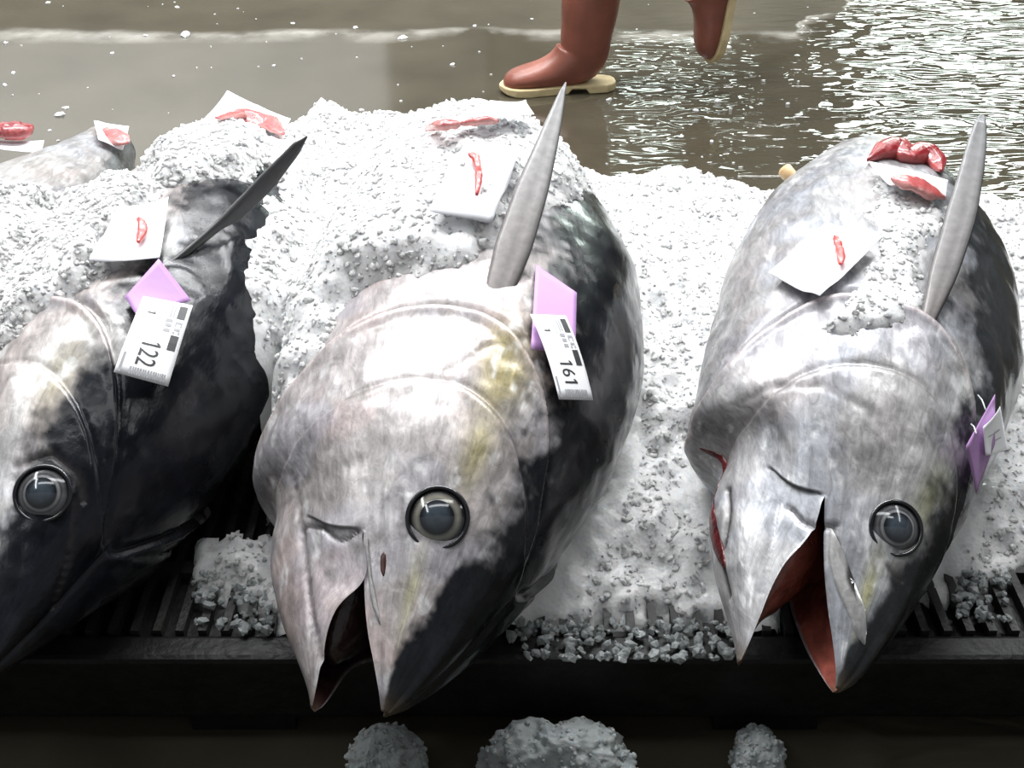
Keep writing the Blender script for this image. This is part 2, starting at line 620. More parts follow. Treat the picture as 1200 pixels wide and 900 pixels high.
class Tuna:
    """s runs from snout (0) to the tail cut; u points to the back, v out of the side that lies uppermost"""

    def __init__(self, P):
        self.P = P
        self.k = P.get('scale', 1.0)
        self.kd = P.get('deep', 1.0)
        self.kt = P.get('thick', 1.0)
        self.L = P['L']
        self.sm = P.get('sm', 0.19)
        self.spine = P['spine']        # three points (s, x, y, z)

    def centre(self, s):
        (s0, *a), (s1, *b), (s2, *c) = self.spine
        a, b, c = map(np.array, (a, b, c))
        s = np.asarray(s, float)[..., None]
        return (a * (s - s1) * (s - s2) / ((s0 - s1) * (s0 - s2)) + b * (s - s0) * (s - s2) / ((s1 - s0) * (s1 - s2)) + c * (s - s0) * (s - s1) / ((s2 - s0) * (s2 - s1)))

    def frame(self, s):
        s = np.asarray(s, float)
        t = self.centre(s + 1e-3) - self.centre(s - 1e-3)
        t /= np.linalg.norm(t, axis=-1, keepdims=True)
        z = np.array([0, 0, 1.0])
        r = np.cross(t, z)
        r /= np.linalg.norm(r, axis=-1, keepdims=True)
        w = np.cross(r, t)
        ph = self.P.get('roll', 0.0)
        u = math.cos(ph) * r + math.sin(ph) * w
        v = math.cos(ph) * w - math.sin(ph) * r
        return t, u, v

    def world(self, s, u, v):
        """local (s,u,v) -> world; s beyond the ends runs on along the tangent"""
        sc = np.clip(s, 0.0, self.L)
        c = self.centre(sc)
        t, U, V = self.frame(sc)
        return c + t * (s - sc)[..., None] + U * u[..., None] + V * v[..., None]

    def s_oper(self, un):
        """gill-cover edge as a function of u / half depth"""
        un = np.asarray(un, float)
        return 0.515 - 0.21 * np.abs(un + 0.12)**2.3 - 0.05 * np.clip(un, 0, 1)**4

    def s_pre(self, un):
        un = np.asarray(un, float)
        return 0.385 - 0.17 * np.abs(un + 0.05)**2

    def surf(self, s, th):
        """outer skin before the jaw opens; returns local s,u,v"""
        s, th = np.broadcast_arrays(np.asarray(s, float), np.asarray(th, float))
        k = self.k
        sn = s / k
        D = smooth_interp(sn, PROF_S, PROF_D) * k * self.kd
        Vv = smooth_interp(sn, PROF_S, PROF_V) * k * self.kd
        T = smooth_interp(sn, PROF_S, PROF_T) * k * self.kt
        c, q = np.cos(th), np.sin(th)
        ex = 0.94
        cu = np.sign(c) * np.abs(c)**ex
        qv = np.sign(q) * np.abs(q)**0.96
        u = np.where(c > 0, D, Vv) * cu
        v = T * qv
        un = np.where(c > 0, u / D, u / Vv)
        # gill cover stands proud of the body, with a shallow groove along the cheek plate
        side = np.abs(q)**0.6
        d1 = self.s_oper(un) - sn
        lift = 0.010 * sstep(-0.004, 0.006, d1) * sstep(0.0, 0.12, 0.30 - d1 + 0.0 * d1) * side
        lip = 0.005 * np.exp(-((d1 - 0.010) / 0.010)**2) * side
        gro = -0.007 * np.exp(-((d1 + 0.008) / 0.010)**2) * side
        d2 = self.s_pre(un) - sn
        pre = (0.0042 * sstep(-0.004, 0.006, d2) * sstep(0.25, 0.05, d2) - 0.0028 * np.exp(-(d2 / 0.006)**2)) * side
        # low dents and bruises
        P = p3(s, u, v)
        bumps = (fbm(P, 14, 3 + self.P.get('seed', 0), 3) - 0.5) * 0.010 * sstep(0.02, 0.2, s)
        dv = (lift + lip + gro + pre) * k + bumps
        scale_n = 1 + dv / np.maximum(np.hypot(u, v), 0.02)
        return s, u * scale_n, v * scale_n, un

    def jaw(self, s, u, v, lower, near):
        """turn the lower jaw about the mouth corner"""
        al = self.P.get('open', 0.0)
        hs, hu = self.hinge
        w = np.where(s <= hs, 1.0, sstep(hs + 0.16, hs, s) * near) * lower
        a = al * w
        ds, du = s - hs, u - hu
        s2 = hs + ds * np.cos(a) - du * np.sin(a) * 1.0
        u2 = hu + du * np.cos(a) + ds * np.sin(a)
        return s2, u2, v

    def build_geo(self):
        k = self.k
        m = 76
        s_head = self.sm * (np.linspace(0, 1, m + 1)**1.15)
        s_mid = np.linspace(self.sm, 0.60, 130)[1:]
        s_tail = np.linspace(0.60, self.L, 62)[1:]
        S = np.concatenate([s_head, s_mid, s_tail])
        th = np.arange(NR) * 2 * math.pi / NR
        SS, TT = np.meshgrid(S, th, indexing='ij')
        s, u, v, un = self.surf(SS, TT)
        a, b = RA, NR - RA
        self.hinge = (self.sm, 0.5 * (u[m, a] + u[m, b]))
        # flare the lower jaw a little so its lip overlaps, bow of the lip line
        near = sstep(0, 0.55, np.minimum(np.abs(TT - th[a]), np.abs(TT - th[b])))
        lowmask = ((TT >= th[a] - 1e-9) & (TT <= th[b] + 1e-9)).astype(float)
        bow = self.P.get('bow', 0.024) * np.exp(-((1 - SS / self.sm - 0.24) / 0.17)**2) * sstep(0, 0.10, 1 - SS / self.sm) * np.exp(-((np.minimum(np.abs(TT - th[a]), np.abs(TT - th[b]))) / 0.35)**2)
        u_low = u + bow * lowmask * (SS < self.sm)
        sl, ul, vl = self.jaw(s, u_low, v, np.ones_like(s) * lowmask, near)
        # upper jaw lifts a touch
        au = self.P.get('open_up', 0.0)
        hs, hu = self.hinge
        wu = np.where(s <= hs, 1.0, sstep(hs + 0.10, hs, s) * near) * (1 - lowmask) * au
        # outer rows
        V, C, MT = [], [], []
        idx_u = -np.ones((len(S), NR), int)
        idx_l = -np.ones((len(S), NR), int)
        loc = []
        info = []

        def put(ls, lu, lv, ss, uu, tt, kind):
            loc.append((ls, lu, lv))
            info.append((ss, uu, tt, kind))
            return len(loc) - 1

        up = [j for j in range(NR) if j <= a or j >= b]
        lo = [j for j in range(NR) if a <= j <= b]
        for i in range(len(S)):
            if i < m:
                for j in up:
                    idx_u[i, j] = put(s[i, j], u[i, j], v[i, j], s[i, j], un[i, j], th[j], 0)
                for j in lo:
                    idx_l[i, j] = put(sl[i, j], ul[i, j], vl[i, j], s[i, j], un[i, j], th[j], 0)
            else:
                for j in range(NR):
                    if a < j < b:
                        q = put(sl[i, j], ul[i, j], vl[i, j], s[i, j], un[i, j], th[j], 0)
                    else:
                        q = put(s[i, j], u[i, j], v[i, j], s[i, j], un[i, j], th[j], 0)
                    idx_u[i, j] = idx_l[i, j] = q
        F = []
        for i in range(len(S) - 1):
            for j in range(NR):
                j2 = (j + 1) % NR
                A = idx_l if a <= j < b else idx_u
                F.append((A[i, j], A[i + 1, j], A[i + 1, j2], A[i, j2]))
        # mouth lining: palate and floor of the mouth
        K = 24
        pal_i = np.zeros((m + 1, K + 1), int)
        flo_i = np.zeros((m + 1, K + 1), int)
        for i in range(m + 1):
            A, B = idx_u[i, a], idx_u[i, b]
            A2, B2 = idx_l[i, a], idx_l[i, b]
            pal_i[i, 0], pal_i[i, K], flo_i[i, 0], flo_i[i, K] = A, B, A2, B2
            D = u[i, 0] - u[i, a]
            Dv = abs(ul[i, NR // 2] - ul[i, a])
            for kk in range(1, K):
                t = kk / K
                bump = (4 * t * (1 - t))**1.4
                pa, pb = np.array(loc[A]), np.array(loc[B])
                q = pa * (1 - t) + pb * t
                pal_i[i, kk] = put(q[0], q[1] + 0.42 * D * bump, q[2], S[i], 0, 0, 1)
                pa, pb = np.array(loc[A2]), np.array(loc[B2])
                q = pa * (1 - t) + pb * t
                flo_i[i, kk] = put(q[0], q[1] - 0.55 * Dv * bump, q[2], S[i], 0, 0, 1)
        for i in range(m):
            for kk in range(K):
                F.append((pal_i[i, kk], pal_i[i, kk + 1], pal_i[i + 1, kk + 1], pal_i[i + 1, kk]))
                F.append((flo_i[i, kk], flo_i[i + 1, kk], flo_i[i + 1, kk + 1], flo_i[i, kk + 1]))
        # throat pouch
        loop = list(pal_i[m]) + list(flo_i[m][::-1][1:-1])
        prev = loop
        pc = np.mean([loc[q] for q in loop], 0)
        for r in range(1, 6):
            f = 1 - r / 6.5
            cur = []
            for q in loop:
                p = np.array(loc[q])
                p = pc + (p - pc) * f
                cur.append(put(p[0] + 0.022 * r, p[1], p[2], self.sm, 0, 0, 1))
            n = len(loop)
            for q in range(n):
                F.append((prev[q], prev[(q + 1) % n], cur[(q + 1) % n], cur[q]))
            prev = cur
        F.append(tuple(prev))
        # tips
        F.append(tuple([idx_u[0, j] for j in range(b, NR)] + [idx_u[0, j] for j in range(0, a + 1)] + list(pal_i[0][1:K])))
        F.append(tuple([idx_l[0, j] for j in range(a, b + 1)] + list(flo_i[0][1:K][::-1])))
        # tail cut
        F.append(tuple(idx_u[-1, j] for j in range(NR)))
        loc = np.array(loc)
        info = np.array(info)
        self.loc, self.info, self.F = loc, info, F
        self.W = self.world(loc[:, 0], loc[:, 1], loc[:, 2])
        self.idx_tail = [idx_u[-1, j] for j in range(NR)]
        return self

    def find(self, px, py, off=0.0):
        """skin point seen along the photograph's line of sight through (px, py): (world, normal, s, u/half depth)"""
        if not hasattr(self, '_t'):
            m = (self.info[:, 3] == 0)
            self._i = np.where(m)[0]
            W = self.W[m]
            c = self.centre(np.clip(self.loc[m, 0], 0, self.L))
            y, z = W[:, 1], W[:, 2] - CAM_H
            dp = y * CP - z * SP
            self._t = (600 + F_PX * W[:, 0] / dp, 450 - F_PX * (y * SP + z * CP) / dp, dp)
            out = W - c
            self._face = ((out * (np.array([0, 0, CAM_H]) - W)).sum(1) > 0)
            self._W, self._out = W, out
        X, Y, dp = self._t
        d = np.hypot(X - px, Y - py) + np.where(self._face, 0, 1e4)
        j = np.argsort(d)[:6]
        w = 1 / (d[j] + 0.5)
        w /= w.sum()
        p = (self._W[j] * w[:, None]).sum(0)
        # normal from nearby points
        k2 = np.argsort(((self._W - p)**2).sum(1))[:40]
        Q = self._W[k2] - self._W[k2].mean(0)
        n = np.linalg.svd(Q, full_matrices=False)[2][2]
        if n @ self._out[j[0]] < 0: n = -n
        k = self._i[j[0]]
        kk = self._i[j]
        self.last_st = ((self.info[kk, 0] * w).sum(), (self.info[kk, 2] * w).sum())
        return p + n * off, n, self.info[k, 0], self.info[k, 1]

    def surface_point(self, sn, th, off=0.0):
        """point + normal on the upper-arc skin"""
        e = 1e-3

        ta = RA * 2 * math.pi / NR

        def w(a, b):
            s, u, v, _ = self.surf(np.array([a]), np.array([b]))
            if ta <= b <= 2 * math.pi - ta:
                s, u, v = self.jaw(s, u, v, 1.0, sstep(0, 0.55, min(abs(b - ta), abs(2 * math.pi - ta - b))))
            return self.world(s, u, v)[0]
        p = w(sn, th)
        ds = w(sn + e, th) - w(sn - e, th)
        dt = w(sn, th + e) - w(sn, th - e)
        n = np.cross(ds, dt)
        n /= np.linalg.norm(n)
        c = self.centre(np.array(sn))
        if np.dot(n, p - c) < 0: n = -n
        return p + n * off, n, ds / np.linalg.norm(ds), dt / np.linalg.norm(dt)


FISH = {
    'left': dict(L=1.34, scale=1.0, deep=0.98, thick=1.06, roll=math.radians(16), open=0.05, seed=5, bow=0.004,
                 spine=[(0, -0.61, 1.015, .26), (.62, -0.555, 1.585, .32), (1.34, -0.455, 2.24, .36)]),
    'middle': dict(L=1.34, scale=1.0, deep=1.06, thick=1.05, roll=math.radians(3), open=0.40, seed=0,
                   spine=[(0, -0.143, .975, .25), (.60, -0.062, 1.53, .33), (1.34, -0.089, 2.26, .37)]),
    'right': dict(bow=0.010, L=1.22, scale=0.95, deep=0.97, thick=1.05, roll=math.radians(-8), open=0.56, seed=9,
                  spine=[(0, 0.367, 1.01, .25), (.58, 0.51, 1.56, .34), (1.22, 0.64, 2.08, .40)]),
    'far': dict(L=1.24, scale=0.90, deep=0.90, thick=1.10, roll=math.radians(-6), open=0.05, seed=14, bow=0.004,
                spine=[(0, -1.05, 1.04, .26), (.62, -0.83, 1.58, .34), (1.24, -0.725, 2.14, .415)]),
}
TUNAS = {k: Tuna(P).build_geo() for k, P in FISH.items()}


def skin_colours(T, st):
    """base colours of the skin: silver flank, dark back, olive and rosy blotches, pale scratches"""
    s, un, th, kind = T.info.T
    sn = s / T.k
    P = T.loc
    n1 = fbm(P, 9, 21 + st['seed'], 4)
    n2 = fbm(P, 30, 31 + st['seed'], 4)
    n3 = fbm(P * np.array([0.35, 1, 1]), 75, 41 + st['seed'], 3)
    side = np.sin(th)
    base = np.array(st['silver'])[None] * (0.60 + 0.75 * n2)[:, None]
    rosy = sstep(0.48, 0.66, n1)[:, None] * st.get('rosy', 0.6)
    base = base * (1 - rosy) + base * np.array([1.04, 0.90, 0.87]) * rosy
    blue = sstep(0.50, 0.62, fbm(P, 12, 77 + st['seed'], 3))[:, None] * 0.5
    base = base * (1 - blue) + base * np.array([0.86, 0.93, 1.06]) * blue
    # olive bloom at the upper gill cover and round the eye
    for (s0, u0, rs, ru, amt, colr) in st.get('patches', []):
        g = np.exp(-((sn - s0) / rs)**2 - ((un - u0) / ru)**2) * (0.35 + 1.1 * n2)
        g = np.clip(g * amt, 0, 1)[:, None]
        base = base * (1 - g) + np.array(colr) * g
    # scrapes
    scr = sstep(0.64, 0.74, n3)[:, None] * 0.5
    base = base * (1 - scr) + np.array([0.66, 0.66, 0.66]) * scr
    dk = sstep(0.66, 0.80, fbm(P, 22, 91 + st['seed'], 4))[:, None] * 0.6
    base = base * (1 - dk) + np.array([0.16, 0.15, 0.14]) * dk
    # crease lines of the plates darkened in the colour, gill-cover lip lightened
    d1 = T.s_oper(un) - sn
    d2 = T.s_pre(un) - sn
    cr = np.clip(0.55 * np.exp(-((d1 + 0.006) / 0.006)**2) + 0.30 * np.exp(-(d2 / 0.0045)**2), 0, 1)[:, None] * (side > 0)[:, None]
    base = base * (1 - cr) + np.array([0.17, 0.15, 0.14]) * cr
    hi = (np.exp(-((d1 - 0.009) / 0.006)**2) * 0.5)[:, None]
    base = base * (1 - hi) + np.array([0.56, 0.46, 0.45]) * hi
    b = np.interp(sn, st['bs'], st['bu'])
    m = sstep(-0.13, 0.15, un - b + (n1 - 0.5) * 0.55 + (fbm(P, 70, 66, 3) - 0.5) * 0.3 + (n2 - 0.5) * st.get('rough_edge', 0.5))
    far = (side < -0.05) & (un < 0.2)
    m = m[:, None]
    dark = np.array(st['dark'])[None] * (0.6 + 0.9 * n2)[:, None]
    sheen = sstep(0.55, 0.75, fbm(P, 7, 55 + st['seed'], 3))[:, None] * st.get('sheen', 0.3)  # grey sheen painted into the colour of the dark back
    dark = dark * (1 - sheen) + np.array([0.035, 0.037, 0.040]) * sheen
    base = base * (1 - m) + dark * m
    metal = 0.28 * (1 - m[:, 0]) + 0.05 * m[:, 0]
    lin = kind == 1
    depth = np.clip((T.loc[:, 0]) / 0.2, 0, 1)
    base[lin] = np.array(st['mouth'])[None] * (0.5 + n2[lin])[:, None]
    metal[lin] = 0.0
    # horn-coloured jaw tips
    tip = (np.exp(-(sn / 0.012)**2) * 0.7)[:, None]
    base = base * (1 - tip) + np.array([0.12, 0.09, 0.06]) * tip
    return np.clip(base, 0, 1), metal


STYLE = {
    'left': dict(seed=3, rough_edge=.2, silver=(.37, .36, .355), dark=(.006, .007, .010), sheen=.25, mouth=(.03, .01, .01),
                 bs=[0, .08, .15, .22, .35, .5, .7, 1.3], bu=[-.2, .0, .25, .42, .50, .48, .5, .4],
                 patches=[(.36, .36, .07, .12, .8, (.30, .26, .17)), (.22, .52, .03, .05, .8, (.40, .46, .22)), (.30, .15, .12, .12, .6, (.60, .59, .58))]),
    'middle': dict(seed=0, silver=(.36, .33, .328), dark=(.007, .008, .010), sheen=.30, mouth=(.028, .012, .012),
                   bs=[0, .05, .1, .2, .35, .5, .7, 1.3], bu=[.0, .22, .40, .58, .64, .56, .44, .38],
                   patches=[(.42, .38, .08, .17, 1.3, (.22, .185, .085)), (.29, .36, .05, .10, .9, (.27, .24, .12)), (.40, -.05, .08, .16, .8, (.60, .57, .56)),
                            (.12, .12, .05, .10, .6, (.40, .38, .20)), (.22, -.2, .06, .15, .6, (.52, .50, .50))]),
    'right': dict(seed=8, silver=(.305, .302, .308), dark=(.018, .020, .022), sheen=.35, mouth=(.24, .065, .048), rosy=.4,
                  bs=[0, .05, .1, .2, .35, .5, .7, 1.2], bu=[.0, .2, .40, .55, .56, .46, .40, .36],
                  patches=[(.10, .22, .05, .13, .9, (.38, .365, .21)), (.23, .55, .05, .12, .8, (.36, .36, .22)), (.40, .55, .06, .10, .6, (.60, .60, .58)),
                           (.30, .05, .12, .25, .4, (.37, .335, .315))]),
    'far': dict(seed=12, silver=(.32, .31, .305), dark=(.10, .105, .105), sheen=.3, mouth=(.03, .01, .01), rosy=.6,
                bs=[0, .1, .2, .5, .7, 1.3], bu=[.3, .5, .7, .75, .7, .6], patches=[]),
}
FISH_LABEL = {
    'left': 'black-backed tuna with a slanting shade-darkened fin, wearing the tag numbered 122',
    'middle': 'pinkish silver tuna with a raised grey fin and gaping dark mouth, wearing tag 161',
    'right': 'grey silver tuna with red flesh showing in its open mouth, furthest right of the row',
    'far': 'grey tuna at the far left edge, only its ice-ringed tail end showing',
}


def blob_patch(name, T, poly, mat, parent, lift=0.002, thick=0.003, seg=5, upper=False):
    """a thin plate that follows the skin inside a drawn outline"""
    st = []
    for q in poly:
        T.find(*q)
        a_, b_ = T.last_st
        st.append((a_, min(b_, RA * 2 * math.pi / NR - 0.03) if upper else b_))
    poly = np.array(st)
    C = np.mean(poly, 0)
    n = len(poly)
    # closed smooth outline through the drawn points
    out = []
    for i in range(n):
        p0, p1, p2, p3_ = poly[i - 1], poly[i], poly[(i + 1) % n], poly[(i + 2) % n]
        for k in range(seg):
            t = k / seg
            out.append(0.5 * (2 * p1 + (p2 - p0) * t + (2 * p0 - 5 * p1 + 4 * p2 - p3_) * t * t + (3 * p1 - p0 - 3 * p2 + p3_) * t**3))
    rings = [1.0, 0.94, 0.75, 0.4]
    V = []
    for r in rings + [0.0]:
        for q in (out if r > 0 else [C]):
            z = C + (np.asarray(q) - C) * r
            p, nn, _, _ = T.surface_point(z[0], z[1])
            V.append(p + nn * (-0.006 if r == 1.0 else lift + thick * (1 - r**3)))
    m = len(out)
    k0 = len(rings) - 1
    Fc = grid_faces(len(rings), m, True).tolist()
    Fc += [(k0 * m + k, k0 * m + (k + 1) % m, (k0 + 1) * m) for k in range(m)]
    o = link_mesh(name, V, Fc, mat, parent)
    if mat is M_SKIN:
        W = np.array(V)
        set_col(o, 'col', np.array([.30, .295, .29])[None] * (0.7 + 0.6 * fbm(W, 40, 5, 3))[:, None])
        set_float(o, 'metal', np.full(len(W), 0.26))
        set_col(o, 'along', W * 16)
    return o


def dome(name, c, n, R, h, mat, parent, ax=None, cols=None, off=0.0, nr=14, na=40, sq=1.0):
    n = n / np.linalg.norm(n)
    a = np.cross(n, [0, 0, 1.0]) if ax is None else np.asarray(ax, float)
    a = a - n * (a @ n)
    a /= np.linalg.norm(a)
    b = np.cross(n, a)
    V, rr = [], []
    for i in range(nr):
        r = (i + 1) / nr
        for k in range(na):
            an = 2 * math.pi * k / na
            V.append(c + a * R * r * math.cos(an) + b * R * sq * r * math.sin(an) + n * (h * (1 - r * r) + off))
            rr.append(r)
    V.append(c + n * (h + off))
    rr.append(0)
    Fc = grid_faces(nr, na, True).tolist() + [(k, nr * na, (k + 1) % na) for k in range(na)]
    Fc = [tuple(f) for f in Fc]
    o = link_mesh(name, V, Fc, mat, parent)
    if cols:
        rs = [c_[0] for c_ in cols]
        rgb = np.stack([np.interp(rr, rs, [c_[1][k] for c_ in cols]) for k in range(3)], 1)
        rgb *= (0.55 + 0.2 * vnoise(np.array(V), 260, 5))[:, None]
        set_col(o, 'col', rgb)
    return o


def torus(name, c, n, R, r, mat, parent, sq=1.0, off=0.0, ax=None, na=48, nb=10):
    n = n / np.linalg.norm(n)
    a = np.cross(n, [0, 0, 1.0]) if ax is None else np.asarray(ax, float)
    a = a - n * (a @ n)
    a /= np.linalg.norm(a)
    b = np.cross(n, a)
    V = []
    for i in range(na):
        an = 2 * math.pi * i / na
        d = a * math.cos(an) + b * math.sin(an) * sq
        for k in range(nb):
            bn = 2 * math.pi * k / nb
            V.append(c + d * (R + r * math.cos(bn)) + n * (r * math.sin(bn) + off))
    Fc = []
    for i in range(na):
        for k in range(nb):
            Fc.append((i * nb + k, ((i + 1) % na) * nb + k, ((i + 1) % na) * nb + (k + 1) % nb, i * nb + (k + 1) % nb))
    return link_mesh(name, V, Fc, mat, parent)


def make_eye(T, px, py, R, root, style):
    c, n, s_, u_ = T.find(px, py)
    n = n * 0.9 + np.array([0, -0.25, 0.1])
    n /= np.linalg.norm(n)
    t = T.frame(np.array(s_))[0]
    torus('eye_rim', c, n, R * 1.0, R * 0.075, M_SOCKET, root, 1.0, 0.001, ax=t)
    e = dome('eye', c, n, R * 0.97, R * 0.30, M_EYE, root, ax=t, off=-0.001, cols=style)
    dome('pupil', c, n, R * 0.56, R * 0.14, M_EYE, e, ax=t, off=R * 0.20, nr=8,
         cols=[(0, (.085, .105, .13)), (.6, (.07, .09, .115)), (.85, (.03, .035, .045)), (1, (.012, .013, .016))])
    return e


EYE_MID = [(0, (.07, .08, .10)), (.56, (.05, .05, .055)), (.62, (.22, .22, .20)), (.70, (.36, .34, .27)), (.78, (.22, .21, .19)), (.83, (.03, .03, .03)), (1, (.01, .01, .012))]
EYE_GREY = [(0, (.05, .06, .07)), (.47, (.04, .04, .045)), (.55, (.16, .165, .17)), (.64, (.34, .35, .36)), (.70, (.05, .05, .055)), (.80, (.16, .16, .17)), (.9, (.04, .04, .045)), (1, (.015, .015, .018))]


def make_fin(name, base, tip, wdir, wprof, thick, parent, colr, bend=(0, 0, 0), n=26):
    """sword-shaped breast fin: lens section blade from base to tip"""
    base, tip, bend = map(lambda q: np.asarray(q, float), (base, tip, bend))
    ax = tip - base
    L = np.linalg.norm(ax)
    w = np.asarray(wdir, float)
    w -= ax * (w @ ax) / L**2
    w /= np.linalg.norm(w)
    q = np.cross(ax / L, w)
    V, cc = [], []
    M = 16
    for i in range(n):
        t = i / (n - 1)
        c = base + ax * t + bend * 4 * t * (1 - t)
        lo, hi = np.interp(t, wprof[0], wprof[1]), np.interp(t, wprof[0], wprof[2])
        th = thick * (1 - 0.75 * t)
        for k in range(M):
            an = 2 * math.pi * k / M
            x = math.cos(an)
            mid, half = (lo + hi) / 2, max((hi - lo) / 2, 0.0004)
            ridge = 0.0004 * math.sin(x * 22 + 1.5 * t)
            V.append(c + w * (mid + half * x) + q * ((th / 2) * math.sin(an) * (1 - 0.3 * x) + ridge * abs(math.sin(an))))
            f_ = 0.65 + 0.7 * float(vnoise(np.array([t * 2.0, x * 11, 0]), 1.0, 3))
            edge = 0.45 if x > 0.85 else 1.0  # right edge darkened in the colour, as the fin's unlit side
            cc.append([colr[0][j] * (1 - t) * f_ * edge + colr[1][j] * t * f_ * edge for j in range(3)])
    Fc = grid_faces(n, M, True).tolist() + [tuple(range(M - 1, -1, -1)), tuple((n - 1) * M + k for k in range(M))]
    o = link_mesh(name, V, Fc, M_FIN, parent)
    set_col(o, 'col', np.array(cc))
    return o


def root_of_fin(T, px, py, deep=0.018):
    p, n, _, _ = T.find(px, py)
    return p - n * deep


def find_root(T):
    c = T.centre(np.array(T.L * 0.5))
    return (c[0], c[1], PZ)


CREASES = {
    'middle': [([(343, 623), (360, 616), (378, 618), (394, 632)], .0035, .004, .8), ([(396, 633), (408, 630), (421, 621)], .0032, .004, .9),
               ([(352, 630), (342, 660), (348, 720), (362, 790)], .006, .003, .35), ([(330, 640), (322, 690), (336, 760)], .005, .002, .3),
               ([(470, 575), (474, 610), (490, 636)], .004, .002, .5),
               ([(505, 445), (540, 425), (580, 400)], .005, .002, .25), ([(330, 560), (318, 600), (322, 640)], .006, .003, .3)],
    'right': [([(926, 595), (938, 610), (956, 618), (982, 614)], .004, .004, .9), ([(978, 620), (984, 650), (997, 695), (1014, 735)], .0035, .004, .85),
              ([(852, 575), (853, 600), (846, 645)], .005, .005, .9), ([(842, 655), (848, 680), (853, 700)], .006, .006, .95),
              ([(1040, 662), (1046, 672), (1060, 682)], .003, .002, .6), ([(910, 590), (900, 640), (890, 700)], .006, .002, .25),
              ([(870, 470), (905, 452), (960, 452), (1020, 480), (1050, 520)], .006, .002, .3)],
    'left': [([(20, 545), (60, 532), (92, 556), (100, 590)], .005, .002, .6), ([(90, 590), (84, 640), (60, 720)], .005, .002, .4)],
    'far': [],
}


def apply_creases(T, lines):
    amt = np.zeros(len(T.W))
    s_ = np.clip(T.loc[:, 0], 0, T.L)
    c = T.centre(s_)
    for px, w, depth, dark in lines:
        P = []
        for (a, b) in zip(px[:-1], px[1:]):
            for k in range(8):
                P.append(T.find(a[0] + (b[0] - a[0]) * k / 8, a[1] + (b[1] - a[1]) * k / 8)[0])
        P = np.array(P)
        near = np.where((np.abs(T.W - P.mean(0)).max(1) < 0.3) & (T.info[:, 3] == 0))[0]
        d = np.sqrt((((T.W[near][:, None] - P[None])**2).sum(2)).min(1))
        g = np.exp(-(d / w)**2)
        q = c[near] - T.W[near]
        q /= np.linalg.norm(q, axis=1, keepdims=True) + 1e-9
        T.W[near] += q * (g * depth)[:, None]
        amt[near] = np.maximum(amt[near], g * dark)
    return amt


FISH_OBJ = {}
for key, T in TUNAS.items():
    root = empty('tuna', find_root(T), 0, FISH_LABEL[key], 'fish', 'tuna laid in a row on the pallet')
    FISH_OBJ[key] = root
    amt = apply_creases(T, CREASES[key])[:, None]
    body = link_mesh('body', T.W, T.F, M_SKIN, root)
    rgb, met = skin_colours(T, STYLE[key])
    rgb = rgb * (1 - amt) + np.array([.035, .03, .03]) * amt  # shade in the dented creases painted into the skin colour
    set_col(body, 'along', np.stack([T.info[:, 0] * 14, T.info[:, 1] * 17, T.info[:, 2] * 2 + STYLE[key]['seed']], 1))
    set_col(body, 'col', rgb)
    set_float(body, 'metal', met)
bpy.context.view_layer.update()

T, R_ = TUNAS['middle'], FISH_OBJ['middle']
make_eye(T, 513, 607, 0.0355, R_, EYE_MID)
make_fin('pectoral_fin', root_of_fin(T, 573, 350), at_t(663, 97, 1.86), (1, -.15, -.1),
         [[0, .06, .25, .5, .8, .95, 1], [-.008, -.014, -.024, -.024, -.013, -.006, -.001], [.018, .024, .027, .022, .011, .004, .001]], 0.014, R_,
         ((.17, .15, .145), (.22, .22, .22)), (.006, 0, .004))
blob_patch('jaw_plate', T, [(393, 641), (403, 631), (420, 628), (429, 650), (437, 690), (447, 735), (438, 715), (424, 682), (407, 658)], M_SKIN, R_, 0.001, 0.0008, upper=True)
blob_patch('bruise', T, [(446, 652), (451, 646), (453, 658), (450, 676), (446, 668)], simple_mat('dried_blood', (.035, .006, .006), .3, .5, 90), R_, 0.0003, 0.0003, 3)

T, R_ = TUNAS['right'], FISH_OBJ['right']
make_eye(T, 1050, 619, 0.0320, R_, EYE_GREY)
make_fin('pectoral_fin', root_of_fin(T, 1082, 398), at_t(1150, 135, 1.80), (1, -.2, .1),
         [[0, .08, .3, .55, .85, .95, 1], [-.006, -.009, -.020, -.021, -.014, -.009, -.003], [.004, .008, .017, .020, .014, .010, .005]], 0.011, R_,
         ((.14, .125, .12), (.17, .17, .175)), (.010, 0, .0))
blob_patch('jaw_plate', T, [(944, 628), (958, 620), (975, 619), (984, 648), (994, 690), (1006, 738), (1012, 760), (1000, 742), (984, 700), (964, 655)], M_SKIN, R_, 0.001, 0.0008, upper=True)
blob_patch('gill_opening', T, [(812, 534), (820, 545), (829, 572), (839, 610), (849, 650), (852, 670), (844, 664), (834, 637), (822, 598), (814, 560)], M_GILL, R_, 0.0006, 0.0008)
blob_patch('finlet', T, [(929, 215), (932, 203), (938, 203), (940, 216)], simple_mat('yellow_finlet', (.62, .42, .22), .4, .2, 60), R_, 0.016, 0.006, 3)

T, R_ = TUNAS['left'], FISH_OBJ['left']
make_eye(T, 50, 579, 0.0330, R_, EYE_GREY)
make_fin('pectoral_fin', root_of_fin(T, 190, 310, .008), at_t(360, 160, 1.90), (.55, .1, -.8),
         [[0, .1, .38, .46, .7, .92, 1], [-.004, -.005, -.008, -.010, -.013, -.010, -.001], [.004, .005, .007, .015, .015, .008, .001]], 0.009, R_,
         ((.014, .014, .016), (.022, .022, .024)), (.0, 0, -.012))  # near-black colour paints in the shade on this fin

T, R_ = TUNAS['far'], FISH_OBJ['far']
blob_patch('vent', T, [(108, 214), (117, 220), (130, 232), (137, 242), (128, 238), (115, 226)], simple_mat('brown_slit', (.16, .06, .035), .5, .3, 60), R_, 0.001, 0.001, 3)


